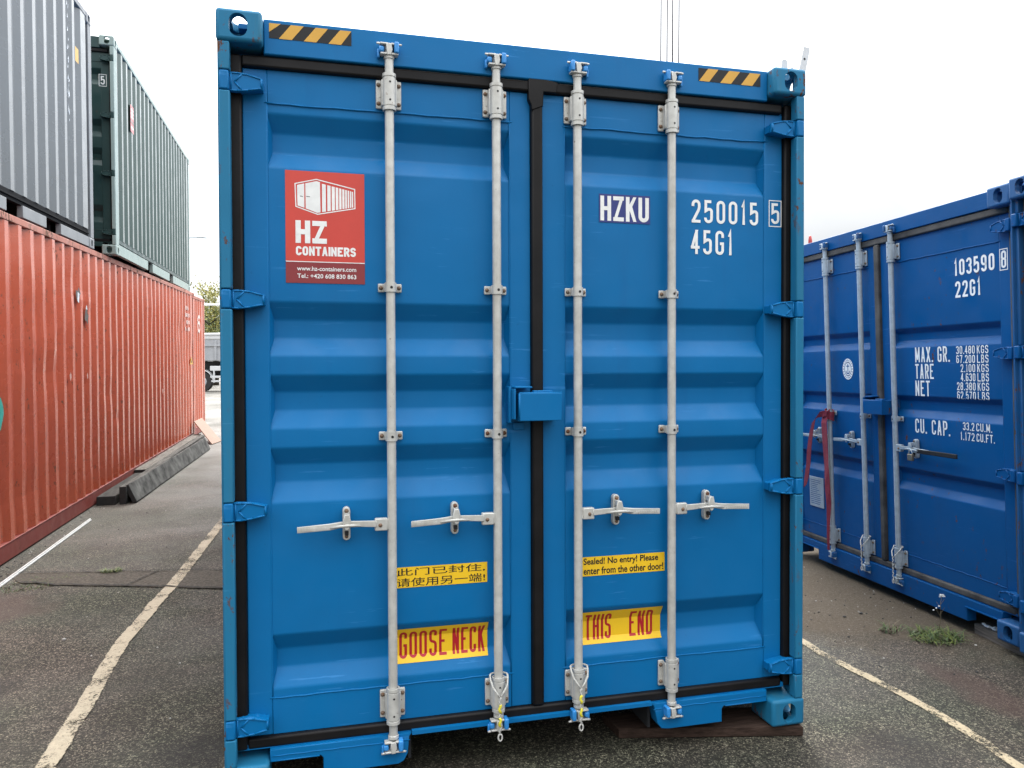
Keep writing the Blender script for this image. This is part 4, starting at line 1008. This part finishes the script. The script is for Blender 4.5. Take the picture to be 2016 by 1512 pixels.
# plywood sheet
m_ = MB(); A, B_, C_, D_ = Vector((-2.795, 12.32, .142)), Vector((-2.690, 12.85, .149)), Vector((-3.130, 13.50, .56)), Vector((-3.195, 12.95, .53))
nn = (B_-A).cross(D_-A).normalized()*.016
for q in ((A, B_, C_, D_),): 
    v0 = [m_.bm.verts.new(p) for p in q]; v1 = [m_.bm.verts.new(p+nn) for p in q]
    m_.bm.faces.new(v0); m_.bm.faces.new(list(reversed(v1)))
    for k in range(4): m_.bm.faces.new((v0[k], v1[k], v1[(k+1) % 4], v0[(k+1) % 4]))
bmesh.ops.recalc_face_normals(m_.bm, faces=m_.bm.faces[:])
tag(m_.build('plywood_sheet', PLY), 'small tan plywood sheet leaning against the far end of the red container', 'plywood sheet')
# white metal strip
m_ = MB(); a, b_ = Vector((-3.168, 2.2, 0)), Vector((-3.150, 5.76, 0)); pts = [a.lerp(b_, k/14) for k in range(15)]; pts = [Vector((p.x, p.y, gz(p.x, p.y)+.004)) for p in pts]
for i, p in enumerate(pts):
    ring = [m_.bm.verts.new(p + Vector(q)) for q in ((-.010, 0, 0), (.010, 0, 0), (.010, 0, .008), (.002, 0, .008), (.001, 0, .020), (-.010, 0, .020))]
    if i: [m_.bm.faces.new((pr_[k], pr_[(k+1) % 6], ring[(k+1) % 6], ring[k])) for k in range(6)]
    else: m_.bm.faces.new(ring)
    pr_ = ring
m_.bm.faces.new(pr_); bmesh.ops.recalc_face_normals(m_.bm, faces=m_.bm.faces[:])
tag(m_.build('metal_strip', plain('white_coated_metal', (0.60, 0.60, 0.58), .4, .15, 20)), 'long thin white metal strip lying on the asphalt by the red container', 'metal strip')
# planks the containers stand on
m_ = MB(); m_.prism([(.405, .175), (1.205, -.008), (1.215, .20), (.39, .335)], 'z', gz(0, 0)+.001, .046, 0, .004); 
tag(m_.build('support_plank', WOOD), 'dark brown plank under the right front corner of the bright blue container', 'plank', 'support planks under containers')
m_ = MB(); m_.prism([(.80, .085), (1.9, .01), (1.9, .30), (.80, .33)], 'z', -.050, -.001, 0, .004)
for v in m_.bm.verts:
    if v.co.z < -.02: v.co.z = -.0405 - .009*(v.co.x + HW) - .037*v.co.y
o = m_.build('support_plank', plain('grey_brown_wood', (0.10, 0.08, 0.065), .85, .5, 5, bmp=.4, stretch=(1, 12, 12), col2=(.2, .17, .14))); o.matrix_world = rm
tag(o, 'grey brown plank under the corner of the royal blue container, with white scraps on it', 'plank', 'support planks under containers')
m_ = MB(); rnd = random.Random(3)
for k in range(6):
    cx, cy = .845 + .018*k + rnd.uniform(-.006, .006), .10 + rnd.uniform(0, .025); r0 = rnd.uniform(.006, .012)
    m_.box(cx-r0, cx+r0*1.3, cy-r0, cy+r0, -.0005, rnd.uniform(.006, .014), 0, .003, mat=None)
o = m_.build('foam_scraps', plain('white_foam', (.8, .8, .78), .8)); o.matrix_world = rm
tag(o, 'scattered white foam scraps on the plank under the royal blue container', 'litter', kind='stuff')
# gravel along the walls
m_ = MB(); rnd = random.Random(12)
def pebble(x, y, r, mi):
    v0 = len(m_.bm.verts); g = bmesh.ops.create_icosphere(m_.bm, subdivisions=1, radius=r)
    sx_, sy_, sz_ = rnd.uniform(.7, 1.3), rnd.uniform(.7, 1.3), rnd.uniform(.45, .8)
    for v in g['verts']: v.co = Vector((v.co.x*sx_*rnd.uniform(.85, 1.15) + x, v.co.y*sy_*rnd.uniform(.85, 1.15) + y, v.co.z*sz_ + gz(x, y) + r*.3))
    for f in {f for v in g['verts'] for f in v.link_faces}: f.material_index = mi
for k in range(70): y = rnd.uniform(2.5, 6.5); pebble(-3.30 + .0162*(y-6.6) + abs(rnd.gauss(0, .10)), y, rnd.uniform(.004, .010), rnd.choice((0, 0, 1)))
for k in range(60): pebble(rnd.uniform(-3.0, -1.3), rnd.uniform(.8, 6.5), rnd.uniform(.003, .0075), rnd.choice((0, 1, 0)))
for k in range(110): t = rnd.random(); pebble(2.05 + 1.0*rnd.random(), .3 + 2.2*t, rnd.uniform(.003, .008), rnd.choice((0, 0, 1)))
for x, y, r in ((-2.36, 2.14, .013), (-3.17, 3.98, .018), (-3.16, 4.6, .02), (-3.19, 4.3, .012), (2.6, 1.35, .012), (2.45, 1.32, .012)): pebble(x, y, r, 1 if r > .0125 else 0)
tag(m_.build('gravel', [plain('dark_pebble', (.05, .047, .043), .8), plain('pale_pebble', (.42, .40, .37), .8)]), 'small loose pebbles scattered over the asphalt', 'gravel', kind='stuff')

# ------------------------------------------------------------------ weeds
def blade(m_, base, ang, ln, wd, bend, mi=0, seg=4):
    d = Vector((math.cos(ang), math.sin(ang), 0)); sd_ = Vector((-d.y, d.x, 0)); pr = None
    for i in range(seg+1):
        t = i/seg; p = Vector(base) + d*(ln*(t**1.3)*bend) + Vector((0, 0, ln*(t - .55*bend*t*t)))
        q = wd*(1-t)**.6/2; a, b_ = m_.bm.verts.new(p - sd_*q), m_.bm.verts.new(p + sd_*q)
        if pr: m_.bm.faces.new((pr[0], pr[1], b_, a)).material_index = mi
        pr = (a, b_)
def tuft(name, label, cx, cy, rx, ry, n_, hmin, hmax, mats, seed, extra=None):
    root = empty(name, label, 'weed', Matrix.Translation((cx, cy, gz(cx, cy)))); rnd = random.Random(seed); m_ = MB()
    for k in range(n_):
        a = rnd.uniform(0, 6.283); r = math.sqrt(rnd.random())
        blade(m_, (rx*r*math.cos(a), ry*r*math.sin(a), 0), rnd.uniform(0, 6.283), rnd.uniform(hmin, hmax), rnd.uniform(.003, .009), rnd.uniform(.8, 1.55), rnd.choice(range(len(mats))))
    m_.build('foliage', mats, root)
    if extra: extra(root, rnd)
    return root
YG = plain('yellow_green_blade', (0.13, 0.16, 0.03), .6, .3, 30)
def flower(root, rnd):
    m_ = MB()
    pth = [(.06, .05, 0), (.075, .05, .10), (.07, .05, .18), (.085, .055, .235)]; m_.tube(pth, [.002, .0018, .0015, .0012], 0, 5)
    for k in range(5): q = Vector(pth[2]).lerp(Vector(pth[1]), k*.22); m_.tube([q, q + Vector((.03*math.cos(k*2.1), .02*math.sin(k*2.1), .035))], [.0014, .0008], 0, 5)
    m_.build('stem', [DRY], root); f = MB()
    for k in range(12): 
        c = Vector((.085 + rnd.gauss(0, .010), .055 + rnd.gauss(0, .008), .238 + rnd.gauss(0, .006))); f.box(c.x-.003, c.x+.003, c.y-.003, c.y+.003, c.z-.003, c.z+.003)
    for k in range(3): f.box(.06-.02*k, .068-.02*k, .05, .057, .17-.01*k, .176-.01*k)
    f.build('flower', [WHITE], root)
tuft('weed_clump', 'green weed clump with a thin white flower stalk before the royal blue container', 2.73, .85, .16, .12, 300, .03, .10, [LEAF, LEAF, YG], 5, flower)
tuft('dry_weed', 'withered brown weed with dry stalks beside the green flowering clump', 2.55, 1.03, .07, .06, 46, .04, .11, [DRY, DRY, LEAF], 6)
tuft('grass_tuft', 'small grass tuft growing from the crack near the worn cream line', -2.46, 3.675, .075, .03, 110, .03, .075, [YG, LEAF], 7)
tuft('creeping_weed', 'low green weeds spreading along the crack below the white metal strip', -2.99, 3.42, .20, .17, 240, .01, .035, [LEAF, LEAF, DRY], 8)
tuft('sparse_weed', 'sparse tiny weeds in the brown patched trench between two cracks', -2.85, 3.62, .24, .08, 110, .008, .025, [LEAF, YG], 9)

# ------------------------------------------------------------------ rope seals, strap, padlock
def wrap_rope(root_m, x, label, tagc, zc, seed):
    root = empty('rope_seal', label, 'rope seal', root_m, 'rope seals tied round the lock rods'); rnd = random.Random(seed); ry = .040
    m_ = MB(); top = zc + .068; pts = []
    for k in range(13):
        t = math.pi*k/12; pts.append((x + .036*math.cos(t), ry - .006 + .030*math.sin(t), top + .010))
    left = [(x-.036, ry-.012, top-.002), (x-.030, ry-.030, top-.028), (x-.014, ry-.039, top-.052), (x-.004, ry-.041, top-.066)]
    right = [(x+.036, ry-.012, top-.002), (x+.030, ry-.030, top-.024), (x+.013, ry-.039, top-.048), (x+.000, ry-.042, top-.064)]
    full = list(reversed(right)) + pts + left; m_.tube(full, .0040, 0, 7)
    m_.build('rope', [ROPE], root)
    t_ = MB(); zz = top-.066
    p2 = [(x-.004 + .004*math.sin(k*1.9 + seed), ry-.043 - .002*math.cos(k*2.3), zz - .009*k) for k in range(17)]
    t_.tube(p2, [.0042 if k % 2 else .0036 for k in range(17)], 0, 7)
    lp = [(x-.004 + .008*math.sin(t), ry-.044, zz-.150-.010 + .014*math.cos(t)) for t in [2*math.pi*k/10 for k in range(11)]]; t_.tube(lp, .0035, 0, 6)
    t_.build('rope_tail', [ROPE], root)
    if tagc:
        y_ = MB(); y_.tube([(p[0], p[1]-.001, p[2]) for p in p2[3:8]], [.0050, .0056, .0054, .0056, .0050], 0, 8); y_.tube([(p[0], p[1]-.001, p[2]) for p in p2[9:14]], [.0048, .0054, .0052, .0054, .0048], 0, 8)
        y_.build('tag_sleeve', [ROPEY], root)
wrap_rope(bm4, -.172, 'white rope seal with yellow sleeves beneath the GOOSE NECK sticker', True, .272, 1)
wrap_rope(bm4, .170, 'white rope seal with yellow sleeves beneath the THIS END sticker', True, .272, 2)
wrap_rope(rm, -.158, 'plain white rope loop on the middle rod of the royal blue container', False, .258, 3)
wrap_rope(rm, .186, 'plain white rope loop on the rod nearest the weight lettering', False, .258, 4)
sroot = empty('strap', 'dark red webbing strap knotted round a lock rod of the royal blue container', 'strap', rm)
m_ = MB(); cx, ry = -.575, .040
for zc, rr in ((1.205, .030), (1.222, .034), (1.186, .031)):
    ring = [(cx + rr*math.cos(t), ry + rr*.9*math.sin(t), zc + .012*math.sin(t*1 + zc*40)) for t in [2*math.pi*k/18 for k in range(19)]]
    m_.ribbon(ring, (0, 0, .040), .004)
m_.ribbon([(cx-.03, ry-.03, 1.19), (cx-.005, ry-.052, 1.205), (cx+.028, ry-.042, 1.222), (cx+.030, ry-.02, 1.235)], (.012, 0, .036), .006)
m_.build('knot', [STRAP], sroot)
m_ = MB()
m_.ribbon([(cx-.004, ry-.036, 1.20), (cx-.002, ry-.048, 1.14), (cx+.003, ry-.046, .98), (cx+.004, ry-.040, .80), (cx+.002, ry-.036, .64), (cx+.006, ry-.032, .50), (cx+.0, ry-.036, .36), (cx-.002, ry-.040, .24), (cx-.006, ry-.038, .14)],
    [(.064, .0, 0), (.064, .004, 0), (.066, .0, 0), (.062, -.006, 0), (.054, .01, 0), (.030, .022, 0), (.022, .012, 0), (.018, .012, 0), (.014, .01, 0)], .003)
m_.build('strap_tail', [STRAP], sroot)
m_ = MB()
m_.ribbon([(cx-.01, ry-.030, 1.215), (cx-.06, ry-.058, 1.205), (cx-.115, ry-.064, 1.155), (cx-.165, ry-.058, 1.06), (cx-.215, ry-.050, .92), (cx-.250, ry-.040, .79), (cx-.292, ry-.036, .665), (cx-.315, ry-.034, .60)],
    [(.03, .0, .05), (.036, .0, .048), (.046, .0, .036), (.058, .0, .024), (.060, 0, .018), (.060, 0, .018), (.060, 0, .016), (.04, 0, .03)], .003)
m_.build('strap_tail', [STRAP], sroot)
proot = empty('padlock', 'small dull metal padlock hanging from the catch beside the weight lettering', 'padlock', rm)
m_ = MB(); px = .186 + .173; m_.box(px-.004, px+.042, -.006, .014, .955, 1.000, 0, .005); m_.build('body', [plain('dull_brass', (.22, .19, .14), .45, .3, 40, .7)], proot)
m_ = MB(); m_.tube([(px+.019 + .016*math.cos(t), .004, 1.000 + .026*math.sin(t)) for t in [math.pi*k/10 for k in range(11)]], .0035, 0, 8); m_.build('shackle', [GALVB], proot)

# ------------------------------------------------------------------ things on the roofs
broot = empty('bridge_fitting', 'galvanised flat bar sticking up at the top right corner of the bright blue container', 'bracket', bm4)
GW = plain('pale_zinc', (.60, .61, .62), .45, .12, 20, .1)
m_ = MB(); m_.prism([(1.2195, 2.80), (1.256, 2.80), (1.307, 3.030), (1.301, 3.040), (1.273, 3.042)], 'y', .100, .106, 0, .002); m_.disc((1.277, 2.985), .0055, .0995, 1, 10)
m_.build('flat_bar', [GW, BLACK], broot)
m_ = MB(); m_.prism([(1.157, 2.8965), (1.187, 2.8965), (1.187, 2.966), (1.180, 2.973), (1.166, 2.974), (1.157, 2.966)], 'y', .095, .102, 0, .002); m_.tube([(1.190, .10, 2.93), (1.225, .102, 2.942), (1.248, .103, 2.956)], .0025, 0, 6)
m_.build('bracket', [GW], broot)
beac = empty('warning_beacon', 'small red beacon with a dark base on the royal blue container roof', 'beacon', rm)
m_ = MB(); m_.lathe(-1.185, .30, [(.0, 2.579), (.028, 2.579), (.028, 2.63), (.022, 2.640), (.0, 2.641)], 0, 14); m_.build('base', [BLACK], beac)
m_ = MB(); m_.lathe(-1.185, .30, [(.018, 2.641), (.016, 2.675), (.010, 2.706), (.0, 2.712)], 0, 14); m_.build('lens', [plain('red_plastic', (.5, .06, .05), .35)], beac)

# ------------------------------------------------------------------ far yard: truck, lamp, crossbar, crane, trees
RT = Vector((.969, -.2475, 0)); fw = Vector((.2475, .969, 0))
def facing(p): m = Matrix((RT, fw, Vector((0, 0, 1)))).transposed().to_4x4(); m.translation = Vector(p); return m
TW = plain('white_lorry_paint', (.62, .63, .64), .4, .06, 3); TGY = plain('grey_lorry_body', (.36, .37, .39), .45, .1, 2.5); TBK = plain('black_chassis', (.02, .02, .021), .7)
GZF = .196
tr = empty('tipper_lorry', 'white and grey tipper lorry parked far behind the gap between the containers', 'lorry', facing((-6.72, 39.9, GZF)))
m_ = MB(); m_.box(-5.2, 2.9, 0, 2.4, 1.62, 2.72, 0, .03); 
for k in range(9): m_.box(-5.0 + k*.95, -4.88 + k*.95, -.06, -.001, 1.66, 2.68, 0, .01)
m_.box(-5.25, 2.95, -.07, 2.47, 2.38, 2.46, 0, .01); m_.build('tipper_body', [TGY], tr)
m_ = MB(); m_.box(-5.25, 2.95, -.04, 2.44, 2.721, 2.98, 0, .08, 3); m_.tube([(-5.2, -.05, 3.02), (-1, -.02, 2.98), (2.9, -.05, 3.04)], .07, 0, 8); m_.build('tarpaulin', [TW], tr)
m_ = MB(); m_.box(-7.6, 2.7, .5, 1.9, .75, 1.60); m_.build('chassis', [TBK], tr)
m_ = MB(); m_.box(.45, 1.5, -.02, .35, 1.10, 1.35, 0, .02); m_.box(.45, 1.5, -.02, .05, .72, .84, 0, .02); m_.box(.45, 1.5, -.02, .05, .50, .60, 0, .02)
for x in (.62, 1.32): m_.box(x, x+.07, -.025, .04, .48, 1.12, 0)
m_.build('side_guard', [TW], tr)
for wx in (0, -1.35, -6.4, 2.1):
    m_ = MB(); m_.tube([(wx, -.02, .52), (wx, .30, .52)], .52, 0, 26); m_.build('wheel', [TBK], tr)
    m_ = MB(); m_.tube([(wx, -.045, .52), (wx, -.019, .52)], [.24, .29], 0, 18); m_.build('wheel_rim', [TGY], tr)
for wx in (0, -1.35, 2.1):
    m_ = MB(); arc = [(wx + .62*math.cos(t), .13, .52 + .64*math.sin(t)) for t in [math.pi*(.06 + .88*k/10) for k in range(11)]]; m_.ribbon(arc, (0, .34, 0), .03); m_.build('mudguard', [TW], tr)
m_ = MB(); m_.prism([(-7.8, .7), (-5.4, .7), (-5.4, 3.1), (-7.3, 3.1), (-7.8, 1.9)], 'y', .05, 2.35, 0, .05); m_.build('cab', [TW], tr)
m_ = MB(); m_.prism([(-7.62, 2.0), (-6.4, 2.0), (-6.4, 2.85), (-7.3, 2.85)], 'y', .03, .049, 0); m_.build('cab_window', [BLACK], tr)
lamp = empty('street_lamp', 'thin street lamp arm showing above the far end of the red container', 'street lamp', facing((-5.80, 29.43, .16)))
m_ = MB(); m_.tube([(-.22, 0, 0), (-.22, 0, 3.5), (-.22, 0, 6.35)], [.08, .06, .045], 0, 10); m_.build('pole', [GALVB], lamp)
m_ = MB(); m_.tube([(-.22, 0, 6.33), (-.1, 0, 6.40), (.2, 0, 6.45), (.45, 0, 6.46)], [.04, .03, .026, .024], 0, 8); m_.build('arm', [GALVB], lamp)
m_ = MB(); m_.prism([(.42, 6.43), (.80, 6.42), (.82, 6.445), (.70, 6.475), (.44, 6.475)], 'y', -.07, .07, 0, .01); m_.build('lamp_head', [GALVB], lamp)
bar = empty('height_gauge', 'thin white crossbar on posts in front of the distant trees', 'height gauge', facing((-6.6, 44.1, GZF)))
m_ = MB(); m_.tube([(-4.5, 0, 4.87), (3.5, 0, 4.87)], .055, 0, 8); m_.build('crossbar', [WHITE], bar)
for x in (-4.5, 3.5): m_ = MB(); m_.tube([(x, 0, 0), (x, 0, 4.86)], .07, 0, 8); m_.build('post', [WHITE], bar)
crane = empty('tower_crane', 'distant crane with four thin hoist ropes hanging above the bright blue container', 'crane', facing((12.66, 24.93, 0)))
CR = plain('crane_grey', (.09, .09, .10), .6)
for x in (-.355, -.115, .105, .350):
    m_ = MB(); m_.tube([(x, 0, 12.4), (x, 0, 24)], .033, 0, 8); m_.build('hoist_rope', [CR], crane)
m_ = MB(); m_.box(-.6, .6, -.25, .25, 11.4, 12.4, 0, .1); m_.build('hook_block', [CR], crane)
m_ = MB()
for (y, z) in ((-.5, 24.1), (.5, 24.1), (0, 25.1)): m_.tube([(-4, y, z), (24, y, z)], .07, 0, 6)
for k in range(28):
    for y in (-.5, .5): m_.tube([(-4+k, y, 24.1), (-3.5+k, 0, 25.1), (-3+k, y, 24.1)], .04, 0, 4)
m_.build('jib', [CR], crane)
m_ = MB()
for sx in (-.6, .6):
    for sy in (-.6, .6): m_.tube([(21+sx, sy, 0), (21+sx, sy, 24)], .08, 0, 6)
for k in range(12):
    for sy in (-.6, .6): m_.tube([(20.4, sy, 2*k), (21.6, sy, 2*k+2)], .04, 0, 4)
    for sx in (-.6, .6): m_.tube([(21+sx, -.6, 2*k+2), (21+sx, .6, 2*k)], .04, 0, 4)
m_.build('mast', [CR], crane)

LF = plain('crown_leaf_green', (.060, .095, .022), .6, .45, .9, col2=(.17, .20, .05))
LY = plain('crown_leaf_yellow', (.20, .19, .035), .6, .35, .9, col2=(.36, .33, .08))
BARK = plain('bark', (.05, .04, .03), .9, .4, 8)
def tree(label, x, y, h, r, seed, yellow):
    root = empty('broadleaf_tree', label, 'tree', Matrix.Translation((x, y, GZF)), 'trees beyond the lorry'); rnd = random.Random(seed)
    m_ = MB(); m_.tube([(0, 0, 0), (.05, .02, h*.3), (-.05, .05, h*.6), (.02, 0, h*.85)], [.22, .17, .10, .03], 0, 8); tips = []
    for k in range(14):
        a = rnd.uniform(0, 6.283); z0 = h*rnd.uniform(.22, .72); ln = r*rnd.uniform(.55, .9)*(1.05 - .5*z0/h)
        e = Vector((ln*math.cos(a), ln*math.sin(a), z0 + ln*rnd.uniform(.25, .8))); m_.tube([(0, 0, z0), e*.5 + Vector((0, 0, z0*.5 + .05)), e], [.07, .045, .015], 0, 5); tips.append(e)
    m_.build('trunk', [BARK], root); c = MB()
    cl = [t + Vector((rnd.gauss(0, .35), rnd.gauss(0, .35), rnd.gauss(0, .3))) for t in tips for _ in range(3)] + [Vector((rnd.gauss(0, r*.35), rnd.gauss(0, r*.35), h*rnd.uniform(.3, .97))) for _ in range(26)]
    for q in cl:
        rr = rnd.uniform(.45, .85)
        for _ in range(105):
            p = q + Vector((rnd.gauss(0, rr*.5), rnd.gauss(0, rr*.5), rnd.gauss(0, rr*.42)))
            if p.z < .6: continue
            s_ = rnd.uniform(.05, .11); u = Vector((rnd.gauss(0, 1), rnd.gauss(0, 1), rnd.gauss(0, 1))).normalized(); v = u.orthogonal().normalized()
            yl = 1 if rnd.random() < yellow*(.25 + 1.3*max(0, p.z/h-.35)) else 0
            c.poly([p + u*s_, p + v*s_*.6, p - u*s_, p - v*s_*.6], yl)
    c.build('crown', [LF, LY], root)
for k, (x, y, h, r, yl, lb) in enumerate(((-11.6, 54, 6.4, 2.6, .3, 'green tree hidden mostly behind the far end of the red container'), (-7.55, 52.6, 7.1, 2.6, .95, 'yellow topped tree in the gap above the lorry'),
        (-3.9, 52.0, 6.7, 2.6, .5, 'tree beyond the lorry, mostly behind the bright blue container'), (-8.9, 57.5, 6.3, 2.8, .2, 'dark green tree standing behind the yellow topped one'))):
    tree(lb, x, y, h, r, 40+k, yl)
